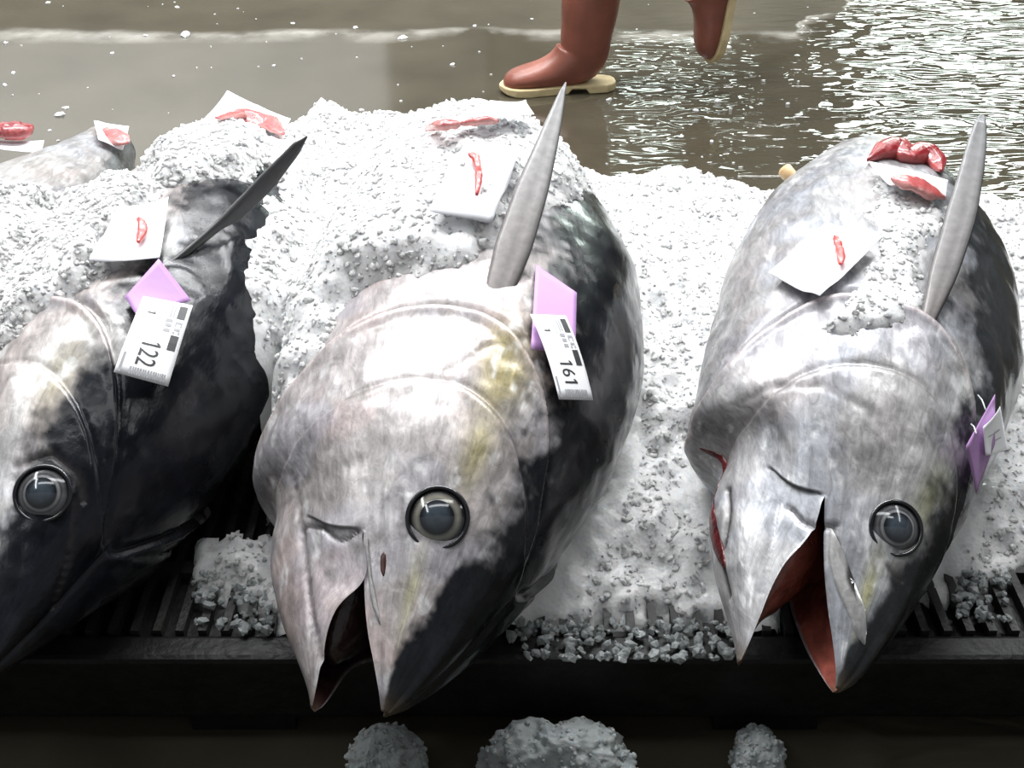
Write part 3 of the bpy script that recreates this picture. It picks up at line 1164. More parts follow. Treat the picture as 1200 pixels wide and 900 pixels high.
def tongue(T, parent, mat):
    hs = T.sm
    ss = np.linspace(0.35, 1.15, 12) * hs
    a = RA * 2 * math.pi / NR
    V = []
    M = 16
    for s_ in ss:
        s0, u0, v0, _ = T.surf(np.array([s_]), np.array([a]))
        sn = s_ / T.k
        dv = abs(smooth_interp(np.array([sn]), PROF_S, PROF_V)[0] * T.k * T.kd) - abs(u0[0])
        f = math.sin(math.pi * min(1, (s_ / hs - 0.30) / 0.9))**0.5
        for k in range(M):
            an = 2 * math.pi * k / M
            V.append((s_, u0[0] - dv * 0.10 + dv * 0.34 * f * math.sin(an), v0[0] * 0.80 * f * math.cos(an)))
    V = np.array(V)
    s2, u2, v2 = T.jaw(np.minimum(V[:, 0], hs), V[:, 1], V[:, 2], 1.0, 1.0)
    s2 = s2 + np.maximum(V[:, 0] - hs, 0)
    W = T.world(s2, u2, v2)
    W = W + (fbm(W, 60, 4, 3)[:, None] - .5) * 0.012
    Fc = grid_faces(len(ss), M, True).tolist() + [tuple(range(M - 1, -1, -1)), tuple((len(ss) - 1) * M + k for k in range(M))]
    return link_mesh('tongue', W, Fc, mat, parent)


tongue(TUNAS['right'], FISH_OBJ['right'], M_TONGUE)
tongue(TUNAS['middle'], FISH_OBJ['middle'], simple_mat('shaded_tongue', (.03, .012, .012), .35, .4, 45, .4, 60, coat=.5))  # tongue coloured near black for the shade inside this mouth

# ------------------------------------------------------------------ ice
GX0, GX1, GY0, GY1, GS = -1.35, 1.15, 1.10, 2.62, 0.0055
nxg, nyg = int((GX1 - GX0) / GS) + 1, int((GY1 - GY0) / GS) + 1
gx = GX0 + np.arange(nxg) * GS
gy = GY0 + np.arange(nyg) * GS
XX, YY = np.meshgrid(gx, gy, indexing='ij')
Z_FISH = np.full((nxg, nyg), PZ)


def splat(Z, W):
    i = np.round((W[:, 0] - GX0) / GS).astype(int)
    j = np.round((W[:, 1] - GY0) / GS).astype(int)
    ok = (i >= 0) & (i < nxg) & (j >= 0) & (j < nyg)
    np.maximum.at(Z, (i[ok], j[ok]), W[ok, 2])


for T in TUNAS.values():
    W = T.W[T.info[:, 3] == 0]
    Fq = np.array([q for q in T.F if len(q) == 4])
    A = T.W[Fq]
    for (a, b) in ((0, 0), (.5, 0), (0, .5), (.5, .5), (.25, .75), (.75, .25), (.25, .25), (.75, .75)):
        splat(Z_FISH, A[:, 0] * (1 - a) * (1 - b) + A[:, 1] * a * (1 - b) + A[:, 2] * a * b + A[:, 3] * (1 - a) * b)


def blur(Z, n):
    for _ in range(n):
        Z = (Z + np.roll(Z, 1, 0) + np.roll(Z, -1, 0)) / 3
        Z = (Z + np.roll(Z, 1, 1) + np.roll(Z, -1, 1)) / 3
    return Z


Z_TOP = Z_FISH.copy()


def sample(Z, x, y):
    i = np.clip((np.asarray(x) - GX0) / GS, 0, nxg - 1.001)
    j = np.clip((np.asarray(y) - GY0) / GS, 0, nyg - 1.001)
    i0, j0 = i.astype(int), j.astype(int)
    fi, fj = i - i0, j - j0
    return Z[i0, j0] * (1 - fi) * (1 - fj) + Z[i0 + 1, j0] * fi * (1 - fj) + Z[i0, j0 + 1] * (1 - fi) * fj + Z[i0 + 1, j0 + 1] * fi * fj


def hit(px, py, Z=None):
    Z = Z_TOP if Z is None else Z
    t = np.arange(1.0, 3.2, 0.002)
    P = np.array([0, 0, CAM_H])[None] + ray(px, py)[None] * t[:, None]
    below = P[:, 2] < sample(Z, P[:, 0], P[:, 1])
    k = np.argmax(below) if below.any() else len(t) - 1
    return P[k]


def poly_sd(px_poly, z):
    """signed distance (inside positive) to an outline drawn on the horizontal plane z"""
    P = np.array([at_z(x, y, zz)[:2] for (x, y), zz in zip(px_poly, z if hasattr(z, '__len__') else [z] * len(px_poly))])
    d = np.full(XX.shape, 9.0)
    ins = np.zeros(XX.shape, bool)
    n = len(P)
    for i in range(n):
        a, b = P[i], P[(i + 1) % n]
        e = b - a
        t = np.clip(((XX - a[0]) * e[0] + (YY - a[1]) * e[1]) / (e @ e), 0, 1)
        d = np.minimum(d, np.hypot(XX - a[0] - t * e[0], YY - a[1] - t * e[1]))
        c = ((a[1] > YY) != (b[1] > YY)) & (XX < (b[0] - a[0]) * (YY - a[1]) / (b[1] - a[1] + 1e-12) + a[0])
        ins ^= c
    return np.where(ins, d, -d)


GP = p3(XX, YY)
LUMP = (fbm(GP, 16, 101, 4) - 0.5)
LUMP2 = (fbm(GP, 60, 131, 3) - 0.5)
CR = (vnoise(GP, 150, 141) - 0.5)
NOISE = LUMP * 0.050 + LUMP2 * 0.013 + CR * 0.003
EDGE = (fbm(GP, 26, 111, 3) - 0.5) * 0.09


def rocks(points, sizes, squash=0.75):
    """joined irregular ice grains"""
    ico = bmesh.new()
    bmesh.ops.create_icosphere(ico, subdivisions=1, radius=1.0)
    bv = np.array([v.co[:] for v in ico.verts])
    bf = np.array([[v.index for v in f.verts] for f in ico.faces])
    ico.free()
    n = len(points)
    jit = 1 + RNG.uniform(-0.38, 0.28, (n, len(bv), 1))
    sc = RNG.uniform(0.6, 1.25, (n, 1, 3))
    ang = RNG.uniform(0, 6.28, n)
    R = np.zeros((n, 3, 3))
    tilt = RNG.uniform(-1.2, 1.2, n)
    ca, sa, ct, s_t = np.cos(ang), np.sin(ang), np.cos(tilt), np.sin(tilt)
    R[:, 0, 0], R[:, 0, 1], R[:, 1, 0], R[:, 1, 1], R[:, 2, 2] = ca, -sa, sa, ca, 1
    Q = np.zeros((n, 3, 3))
    Q[:, 0, 0], Q[:, 1, 1], Q[:, 1, 2], Q[:, 2, 1], Q[:, 2, 2] = 1, ct, -s_t, s_t, ct
    V = bv[None] * jit * sc * sizes[:, None, None]
    V = np.einsum('nij,nkj->nki', np.einsum('nij,njk->nik', R, Q), V) + points[:, None, :]
    Fc = bf[None] + (np.arange(n) * len(bv))[:, None, None]
    return V.reshape(-1, 3), Fc.reshape(-1, 3)


def ice_sheet(name, label, group, Zi, mask, grains, gsize, smooth=True):
    """sheet of heaped ice from a height grid, with loose grains bedded in its surface: one uncountable mass"""
    keep = mask > 0.02
    q = keep[:-1, :-1] & keep[1:, :-1] & keep[:-1, 1:] & keep[1:, 1:]
    ids = -np.ones(Zi.shape, int)
    use = np.zeros(Zi.shape, bool)
    use[:-1, :-1] |= q; use[1:, :-1] |= q; use[:-1, 1:] |= q; use[1:, 1:] |= q
    n = use.sum()
    ids[use] = np.arange(n)
    V = np.stack([XX[use], YY[use], Zi[use]], 1)
    I, J = np.where(q)
    Fc = np.stack([ids[I, J], ids[I + 1, J], ids[I + 1, J + 1], ids[I, J + 1]], 1)
    A = V[Fc]
    ar = np.linalg.norm(np.cross(A[:, 2] - A[:, 0], A[:, 3] - A[:, 1]), axis=1)
    vis = ar * (Zi[I, J] > Z_OTHER[I, J] - 0.004)
    vis /= vis.sum()
    pick = RNG.choice(len(Fc), grains, p=vis)
    w = RNG.dirichlet((1, 1, 1, 1), grains)
    P = (A[pick] * w[:, :, None]).sum(1)
    sz = gsize * RNG.gamma(3.0, 0.33, grains).clip(0.35, 2.4)
    P[:, 2] -= sz * 0.15
    RV, RF = rocks(P, sz)
    faces = Fc.tolist() + (RF + len(V)).tolist()
    o = link_mesh(name, np.concatenate([V, RV]), faces, M_ICE, None, True, loc=(V[:, 0].mean(), V[:, 1].mean(), V[:, 2].min()))
    sm = np.ones(len(faces), bool)
    sm[len(Fc):] = False
    o.data.polygons.foreach_set('use_smooth', sm)
    tag(o, label, 'ice', group, 'stuff')
    np.maximum(Z_TOP, np.where(use, Zi, 0), out=Z_TOP)
    return o


Z_OTHER = Z_FISH
ZB = blur(Z_FISH, 2)

# bed of ice on the pallet, between and under the fish
front = 1.19 + 0.05 * np.sin(XX * 9) + 0.13 * sstep(0.33, 0.40, XX) + 0.05 * sstep(-0.20, -0.28, XX) + 0.32 * sstep(-0.43, -0.49, XX)
d = YY - front + EDGE * 0.7
bed_h = 0.055 * sstep(-0.01, 0.12, d) + 0.05 * sstep(0.1, 0.45, d) + 0.06 * sstep(0.4, 0.85, d)
gap = np.exp(-((XX + 0.33) / 0.13)**2) * sstep(1.72, 1.5, YY)
bed_h *= 1 - 0.75 * gap
rear = sstep(2.44, 2.24, YY + EDGE + 0.10 * sstep(0.36, 0.5, XX))
bed_z = PZ - 0.035 + (bed_h + NOISE * sstep(-0.02, 0.1, d)) * rear + 0.035 * sstep(-0.025, 0.025, d) * rear
hole = (XX > -0.52) & (XX < -0.18) & (YY + EDGE * 0.6 > 1.37) & (YY < 1.95)
bm_ = ((d > -0.05) & (YY > 1.205) & ~hole & (rear > 0.02) & (bed_z > PZ - 0.030) & (bed_z > ZB - 0.30) & (XX < 0.98) & (XX > -1.3)).astype(float)
ice_sheet('ice_bed', 'bed of grey-white crushed ice on the pallet between the tuna', 'crushed ice', bed_z, bm_, 16000, 0.0028)


def blanket(poly, z, thick, soft, grains, label, gsize=0.005, fill=None, nz=1.0, cut=None, taper=None):
    sd = poly_sd(poly, z) + EDGE * 0.6
    m = sstep(-soft * 0.3, soft, sd)
    base = np.maximum(ZB, bed_z)
    top = np.maximum(ZB, fill if fill is not None else 0) + thick + NOISE * nz * (0.35 + 0.65 * m)
    if fill is not None: top = blur(top, 3) + 0 * m
    zi = (base - 0.012) * (1 - m) + top * m
    mask = (m > 0.01).astype(float) * (zi > ZB - 0.05)
    return ice_sheet('ice_heap', label, 'crushed ice', zi, mask, grains, gsize)


ZB2 = np.maximum(blur(Z_FISH, 6), 0)
blanket([(290, 300), (283, 345), (306, 395), (332, 415), (368, 388), (425, 352), (500, 350), (556, 348), (600, 322), (645, 283), (692, 246), (690, 190), (655, 158), (560, 130), (440, 120), (390, 100), (330, 110), (300, 170), (325, 230)],
        .47, .045, .075, 6000, 'thick white crushed ice heaped over the middle tuna', 0.0030, fill=0.405 + 0.03 * sstep(1.6, 2.2, YY), nz=1.0)
blanket([(165, 240), (185, 290), (215, 270), (270, 250), (300, 245), (330, 190), (340, 120), (300, 105), (255, 120), (205, 175), (160, 185)],
        .46, .030, .05, 2600, 'white crushed ice piled over the tail of the tuna tagged 122', 0.0030, fill=0.40)
blanket([(-40, 285), (50, 268), (110, 262), (160, 238), (205, 262), (192, 305), (150, 335), (155, 362), (100, 385), (30, 415), (-40, 440)],
        .45, .030, .05, 2600, 'white crushed ice lying across the neck of the leftmost tuna', 0.0030, fill=0.36)
blanket([(985, 374), (960, 362), (992, 335), (1022, 300), (1010, 262), (1020, 222), (1100, 238), (1114, 243), (1094, 300), (1080, 368)],
        .52, .009, .022, 500, 'thin frost of crushed ice on the right tuna beside its fin', 0.0028, nz=0.30)


def frozen(name, pts_px, z, sizes, label):
    P = []
    for (x, y), zz in zip(pts_px, z): P.append(at_z(x, y, zz))
    V, Fc = rocks(np.array(P), np.array(sizes))
    return V, Fc


# loose nuggets melting on the pallet's front edge
NP, NSZ = [], []
for (x0, x1, y0, y1, n) in ((225, 318, 660, 740, 90), (600, 865, 728, 772, 190), (1120, 1185, 672, 725, 60), (975, 1010, 690, 760, 4)):
    for _ in range(n):
        p = at_z(random.uniform(x0, x1), random.uniform(y0, y1), PZ + 0.004)
        NP.append(p); NSZ.append(random.uniform(0.003, 0.009))
V, Fc = rocks(np.array(NP), np.array(NSZ))
M_NUG = simple_mat('melting_ice', (.55, .58, .58), .12, .25, 80, .3, 160)
M_NUG.node_tree.nodes['Principled BSDF'].inputs['Transmission Weight'].default_value = 0.6
M_NUG.node_tree.nodes['Principled BSDF'].inputs['IOR'].default_value = 1.31
o = link_mesh('ice_nuggets', V, Fc, M_NUG, None, False, loc=(0, 1.2, PZ))
tag(o, 'clear melting ice nuggets scattered along the front edge of the pallet', 'ice', 'crushed ice', 'stuff')


def ice_lump(px, py, z, rx, ry, rz, label, seed):
    """lump of refrozen ice standing on the floor; (px, py, z) is its middle"""
    c = at_z(px, py, z)
    rg = np.random.default_rng(seed)
    bm = bmesh.new()
    bmesh.ops.create_icosphere(bm, subdivisions=6, radius=1.0)
    V = np.array([v.co[:] for v in bm.verts])
    Fc = np.array([[v.index for v in f.verts] for f in bm.faces])
    bm.free()
    R = np.array([rx, ry, rz])
    Q = V * R + seed
    knob = 1 - np.abs(2 * fbm(Q, 34, 61, 2) - 1) * 2.2
    W = V * R * (0.58 + 0.62 * fbm(Q, 15, 31, 2) + 0.14 * knob + 0.16 * (fbm(Q, 120, 71, 3) - .5))[:, None]
    W = W + c
    k = rg.choice(len(W), 380)
    gz = rg.uniform(0.0015, 0.005, len(k))
    RV, RF = rocks(W[k], gz)
    Fc = np.concatenate([Fc, RF + len(W)])
    W = np.concatenate([W, RV])
    W[:, 2] = np.maximum(W[:, 2], 0.0)
    o = link_mesh('ice_lump', W, Fc, M_ICE_D, None, True, loc=(c[0], c[1], 0))
    return tag(o, label, 'ice', 'ice lumps on the floor')


M_ICE_D = simple_mat('refrozen_ice', (.50, .53, .53), .2, .15, 60, .4, 120, sss=.3)
M_ICE_D.node_tree.nodes['Principled BSDF'].inputs['Transmission Weight'].default_value = 0.25
M_ICE_D.node_tree.nodes['Principled BSDF'].inputs['IOR'].default_value = 1.31
add_translucent(M_ICE_D, 0.3, (.7, .74, .74))
ice_lump(455, 893, .032, .046, .050, .050, 'smooth round ice lump on the floor below the middle tuna', 1)
ice_lump(650, 897, .036, .112, .050, .060, 'broad knobbly ice lump on the floor, largest of the three', 6)
ice_lump(888, 897, .022, .034, .045, .036, 'small grey ice lump on the floor below the right tuna', 12)

# ------------------------------------------------------------------ papers, slices, tags


def sheet_point(C, a, b):
    return C[0] * (1 - a) * (1 - b) + C[1] * a * (1 - b) + C[2] * a * b + C[3] * (1 - a) * b


def draped(name, corners, mat, parent=None, lift=0.004, curl=0.0, n=14, cling=0.8, loc=None):
    """thin sheet with world corners [00, 10, 11, 01], sagging on to whatever lies below"""
    G = np.array([[sheet_point(corners, i / n, j / n) for j in range(n + 1)] for i in range(n + 1)])
    zt = sample(Z_SM, G[..., 0], G[..., 1]) + lift
    G[..., 2] += np.clip((zt - G[..., 2]).max(), 0, 0.02) * 0.7
    G[..., 2] = np.maximum(G[..., 2], zt * 0.6 + G[..., 2] * 0.4)
    for _ in range(2):
        G[1:-1, 1:-1, 2] = (G[1:-1, 1:-1, 2] * 2 + G[2:, 1:-1, 2] + G[:-2, 1:-1, 2] + G[1:-1, 2:, 2] + G[1:-1, :-2, 2]) / 6
    ii = np.linspace(-1, 1, n + 1)
    G[..., 2] += curl * (ii[:, None]**2 + ii[None]**2) / 2
    V = G.reshape(-1, 3)
    o = link_mesh(name, V, grid_faces(n + 1, n + 1), mat, parent, True, loc=loc)
    s = o.modifiers.new('thickness', 'SOLIDIFY')
    s.thickness, s.offset = 0.0006, 0
    return o, np.array(V).reshape(n + 1, n + 1, 3)


def wave_strip(name, pts, widths, heights, parent, cols, loc=None, na=14):
    """slab of meat: flattened tube with pale sinew edge"""
    pts = np.array(pts)
    # resample
    t = np.linspace(0, len(pts) - 1, 30)
    P = np.stack([smooth_interp(t, np.arange(len(pts)), pts[:, k]) for k in range(3)], 1)
    w = np.interp(t, np.arange(len(pts)), widths)
    h = np.interp(t, np.arange(len(pts)), heights)
    V, cc = [], []
    for i in range(len(P)):
        d = P[min(i + 1, 29)] - P[max(i - 1, 0)]
        d /= np.linalg.norm(d)
        up = np.array([0, -0.25, 1.0])
        a = np.cross(d, up); a /= np.linalg.norm(a)
        b = np.cross(a, d)
        e = min(1, math.sin(math.pi * (i + 0.4) / 29.8)**0.5 + 0.1)
        for k in range(na):
            an = 2 * math.pi * k / na
            q = P[i] + a * w[i] / 2 * e * math.copysign(abs(math.cos(an))**0.8, math.cos(an)) + b * h[i] / 2 * e * math.copysign(abs(math.sin(an))**0.7, math.sin(an))
            V.append(q)
            x = abs(math.cos(an))
            n_ = float(vnoise(np.array([t[i] * 2.5, math.cos(an) * 4, 1.0]), 1.0, 8))
            pale = 1.0 if x > 0.9 else (0.6 if n_ > 0.68 else 0.0)
            cc.append([cols[0][j] * (1 - pale) + cols[1][j] * pale for j in range(3)])
    V = np.array(V)
    V += (fbm(V, 110, 9, 2)[:, None] - 0.5) * 0.004
    Fc = grid_faces(30, na, True).tolist() + [tuple(range(na - 1, -1, -1)), tuple(29 * na + k for k in range(na))]
    o = link_mesh(name, V, Fc, M_MEAT, parent, True, loc=loc)
    set_col(o, 'col', np.array(cc))
    return o


Z_SM = blur(Z_TOP, 5)
PINK, PALE, RED, DRED = (.46, .09, .09), (.58, .28, .26), (.48, .035, .032), (.22, .008, .014)


def hits(pts):
    """points on the heap; a line of sight that misses it is stopped at the heap's own height"""
    P = [hit(*c) for c in pts]
    zs = [p[2] for p in P if p[2] > 0.3]
    zm = float(np.median(zs)) if zs else 0.45
    return [p if p[2] > zm - 0.07 else at_z(*c, zm) for p, c in zip(P, pts)]


def paper(corners_px, label, curl=0.006, lift=0.015, z=None):
    C = [at_z(*c, z[i]) for i, c in enumerate(corners_px)] if z else hits(corners_px)
    m = np.mean(C, 0)
    o, G = draped('paper', C, M_PAPER, None, lift, curl, cling=0.35, loc=tuple(m))
    tag(o, label, 'paper', 'papers lying on the ice')
    for a in np.linspace(0, 1, 60):
        i = min(int(a * 14), 13)
        row = G[i] * (1 - (a * 14 - i)) + G[i + 1] * (a * 14 - i)
        tt = np.linspace(0, 14, 60)
        splat(Z_TOP, np.stack([np.interp(tt, np.arange(15), row[:, k]) for k in range(3)], 1))
    return o


def meat(name, px, widths, heights, label, cat, group, cols, lift=0.010, z=None):
    pts = []
    for p in ([at_z(*c, z) for c in px] if z else hits(px)):
        pts.append(p + np.array([0, 0, lift]))
    o = wave_strip(name, pts, widths, heights, None, cols, loc=tuple(np.mean(pts, 0) - np.array([0, 0, lift])))
    return tag(o, label, cat, group)


paper([(503, 263), (577, 279), (612, 190), (545, 182)], 'white paper on the ice left of the raised grey fin')
paper([(107, 322), (190, 318), (200, 246), (140, 258)], 'white paper on the ice above the tag numbered 122')
paper([(898, 335), (958, 364), (1032, 293), (966, 276)], 'white paper lying on the right tuna in front of its fin')
paper([(520, 168), (626, 154), (616, 131), (575, 138)], 'small white paper at the back of the ice near the brown boot', lift=.028)
paper([(242, 150), (325, 178), (342, 152), (268, 118)], 'white paper under the pink fillet slice at the back left', z=[.455, .455, .455, .46])
paper([(1040, 232), (1105, 246), (1108, 226), (1015, 204)], 'white paper under the pink slice on the right tuna tail')
paper([(0, 176), (48, 180), (52, 166), (0, 166)], 'white paper under the dark red flesh at the far left', 0.002, z=[.435, .435, .435, .435])
paper([(118, 178), (146, 186), (153, 158), (112, 152)], 'white paper under the pink flesh on the far left tuna', 0.002, z=[.465, .445, .445, .465])
Z_SM = blur(Z_TOP, 1)
meat('meat_strip', [(549, 188), (557, 193), (561, 206), (561, 220), (558, 238)], [.011] * 5, [.009] * 5, 'thin curved red meat strip on the paper beside the raised grey fin', 'meat', 'core strips of red meat', (RED, (.54, .09, .08)), .011)
meat('meat_strip', [(163, 264), (168, 271), (168, 281), (163, 293)], [.013] * 4, [.009] * 4, 'thin red meat strip on the paper above tag 122', 'meat', 'core strips of red meat', (RED, (.54, .09, .08)), .011)
meat('meat_strip', [(977, 284), (981, 294), (984, 306), (984, 319)], [.012] * 4, [.009] * 4, 'thin red meat strip on the paper on the right tuna', 'meat', 'core strips of red meat', (RED, (.54, .09, .08)), .011)
meat('tuna_slice', [(254, 146), (285, 141), (312, 149), (332, 164)], [.016, .034, .040, .026], [.012] * 4, 'long pink fillet slice on white paper behind the shade-darkened fin', 'meat', 'tail slices of tuna', (PINK, PALE), .010)
meat('tuna_slice', [(500, 158), (520, 154), (540, 153)], [.016, .018, .014], [.014] * 3, 'left of two small pink slices on paper near the boot', 'meat', 'tail slices of tuna', (PINK, PALE), .010)
meat('tuna_slice', [(540, 152), (562, 149), (584, 149)], [.012, .014, .014], [.012] * 3, 'right of two small pink slices on paper near the boot', 'meat', 'tail slices of tuna', (PINK, PALE), .010)
meat('tuna_slice', [(1042, 217), (1062, 221), (1085, 230), (1106, 240)], [.014, .032, .034, .018], [.012] * 4, 'pink slice on white paper at the tail of the right tuna', 'meat', 'tail slices of tuna', (PINK, PALE), .010)
meat('tail_chunk', [(1016, 193), (1034, 183), (1050, 181), (1062, 190), (1080, 187), (1096, 196), (1102, 206)], [.014, .042, .048, .022, .048, .042, .014], [.018, .030, .034, .016, .034, .028, .014], 'dark red two-lobed tail flesh behind the right tuna', 'meat', 'tail slices of tuna', (DRED, (.48, .10, .10)), .008)
meat('tail_chunk', [(-10, 160), (8, 157), (25, 157), (39, 152)], [.034, .040, .040, .026], [.024] * 4, 'dark red tail flesh at the far left edge', 'meat', 'tail slices of tuna', (DRED, (.48, .12, .12)), .006, .448)
meat('tuna_slice', [(113, 153), (128, 157), (140, 163), (149, 168)], [.018, .034, .038, .030], [.012] * 4, 'pale pink flesh hanging over the far left tuna', 'meat', 'tail slices of tuna', (PINK, PALE), .0, .475)


def glyph_mesh(txt, font_scale=1.0):
    cu = bpy.data.curves.new('text', 'FONT')
    cu.body = txt
    cu.size = 1.0
    cu.resolution_u = 3
    o = bpy.data.objects.new('text', cu)
    COL.objects.link(o)
    dg = bpy.context.evaluated_depsgraph_get()
    me = o.evaluated_get(dg).to_mesh()
    V = np.array([v.co[:] for v in me.vertices])
    Fc = [tuple(p.vertices) for p in me.polygons]
    o.evaluated_get(dg).to_mesh_clear()
    bpy.data.objects.remove(o)
    bpy.data.curves.remove(cu)
    lo, hi = V.min(0), V.max(0)
    V = (V - lo) / np.maximum(hi - lo, 1e-6)
    return V[:, :2], Fc


def make_tag(lilac_px, label_px, number, label, lilac_t, label_t, bend=0.006, full=True):
    """lilac slip with a printed white label stuck to it. *_t: distances along the line of sight for each corner"""
    LC = [at_t(x, y, t) for (x, y), t in zip(lilac_px, lilac_t)]
    WC = [at_t(x, y, t) for (x, y), t in zip(label_px, label_t)]
    m = np.mean(LC, 0)
    root = empty('lot_tag', tuple(m), 0, label, 'tag', 'lilac lot tags on the tuna')
    bpy.context.view_layer.update()

    def surf(C, a, b, off, bd):
        p = sheet_point(C, a, b)
        n = np.cross(C[1] - C[0], C[3] - C[0])
        n /= np.linalg.norm(n)
        if n @ (np.array([0, 0, CAM_H]) - p) < 0: n = -n
        return p + n * (off + bd * 4 * a * (1 - a))
    N = 10
    for nm, C, mt, bd, off in (('slip', LC, M_LILAC, 0.0, 0), ('label', WC, M_LABEL, bend, 0)):
        V = [surf(C, i / N, j / N, off, bd) for i in range(N + 1) for j in range(N + 1)]
        o = link_mesh(nm, V, grid_faces(N + 1, N + 1), mt, root)
        s = o.modifiers.new('thickness', 'SOLIDIFY')
        s.thickness, s.offset = 0.0004, 0
        if nm == 'label': lab = o
    bpy.context.view_layer.update()

    def rects(name, rs, mat):
        V, Fc = [], []
        for (a0, a1, b0, b1) in rs:
            k = len(V)
            na = max(1, int((a1 - a0) * 14))
            for i in range(na + 1):
                a = a0 + (a1 - a0) * i / na
                V.append(surf(WC, a, b0, 0.0006, bend)); V.append(surf(WC, a, b1, 0.0006, bend))
            for i in range(na):
                q = k + 2 * i
                Fc.append((q, q + 2, q + 3, q + 1))
        o = link_mesh(name, V, Fc, mat, lab, False)
        if len(rs) > 1: o['kind'] = 'stuff'
        return o

    def text(name, txt, a0, a1, b0, b1, mat):
        n = len(txt)
        w = (a1 - a0) / (n + 0.18 * (n - 1))
        for i, ch in enumerate(txt):
            x0 = a0 + i * w * 1.18
            if ch == '1':
                G = np.array([(.42, 0), (.66, 0), (.66, 1), (.46, 1), (.42, .84), (.12, .70), (.12, .84), (.40, .97)])
                Fc = [(0, 1, 2, 3, 4), (4, 5, 6, 7)]
            else:
                G, Fc = glyph_mesh(ch)
            V = [surf(WC, x0 + w * g[0], b0 + (b1 - b0) * g[1], 0.0006, bend) for g in G]
            link_mesh(name, V, Fc, mat, lab, False)
    if full:
        rects('logo_block', [(.05, .23, .77, .93)], M_INK)
        rects('logo_block', [(.45, .63, .77, .93)], M_INK)
        rects('logo_text', [(.27, .30, .78, .92), (.30, .34, .78, .81), (.30, .34, .89, .92), (.36, .39, .79, .91), (.40, .43, .78, .82), (.40, .43, .88, .92)], M_GREYINK)
        rects('fine_print', [(.06, .22, .63, .66), (.06, .22, .69, .72), (.25, .29, .58, .72), (.31, .35, .60, .72), (.38, .42, .59, .72), (.76, .98, .05, .10)], M_GREYINK)
        rects('stamp', [(.08, .18, .45, .56), (.12, .24, .50, .58)], M_TEAL)
        text('numeral', '1', .18, .25, .20, .36, M_INK)
        text('numeral', number, .57, .86, .30, .66, M_INK)
        rs, b = [], 0.24
        for k in range(15):
            w = random.choice((.016, .026, .034))
            rs.append((.895, .975, b, b + w)); b += w + random.choice((.014, .022))
            if b > .93: break
        rects('barcode', rs, M_GREYINK)
    else:
        rects('fine_print', [(.30, .85, .40, .43)], M_GREYINK)
        rects('fine_print', [(.30, .70, .60, .63)], M_GREYINK)
    return root


def tdist(px, py, lift):
    p = hit(px, py)
    return np.linalg.norm(p - np.array([0, 0, CAM_H])) / np.linalg.norm(ray(px, py)) - lift


def plane_t(pts, px0, lift0, lift1, y0, y1):
    return [tdist(x, y, lift0 + (lift1 - lift0) * (y - y0) / (y1 - y0)) for x, y in pts]


lp = [(146, 348), (163, 374), (224, 352), (186, 303)]
wp = [(168, 347), (133, 436), (197, 453), (226, 358)]
make_tag(lp, wp, '122', 'lilac slip with white label numbered 122 on the black-backed left tuna', plane_t(lp, 0, .012, .02, 303, 374), plane_t(wp, 0, .026, .030, 347, 453), 0.006)
lp = [(628, 310), (622, 409), (674, 416), (676, 343)]
wp = [(621, 368), (655, 468), (695, 469), (663, 370)]
make_tag(lp, wp, '161', 'lilac slip with white label numbered 161 beside the middle tuna fin', plane_t(lp, 0, .014, .02, 310, 416), plane_t(wp, 0, .030, .034, 368, 469), 0.006)
lp = [(1166, 462), (1132, 523), (1144, 579), (1166, 520)]
wp = [(1172, 476), (1152, 500), (1155, 534), (1181, 526)]
t3 = make_tag(lp, wp, '', 'lilac slip hanging edge-on by its threads from the right tuna flank', plane_t(lp, 0, .035, .05, 462, 579), plane_t(wp, 0, .05, .055, 476, 534), 0.002, False)
bpy.context.view_layer.update()
for (a, b) in (((1146, 463), (1155, 480)), ((1138, 497), (1144, 508))):
    P = [at_t(*a, tdist(*a, 0.0)), at_t(*b, tdist(*b, .04))]
    V, Fc = tube_vf([P[0], (P[0] + P[1]) / 2 + np.array([0, 0, .003]), P[1]], [.0009] * 3, 6)
    link_mesh('tie', V, Fc, M_TIE, t3)

# ------------------------------------------------------------------ person in boots


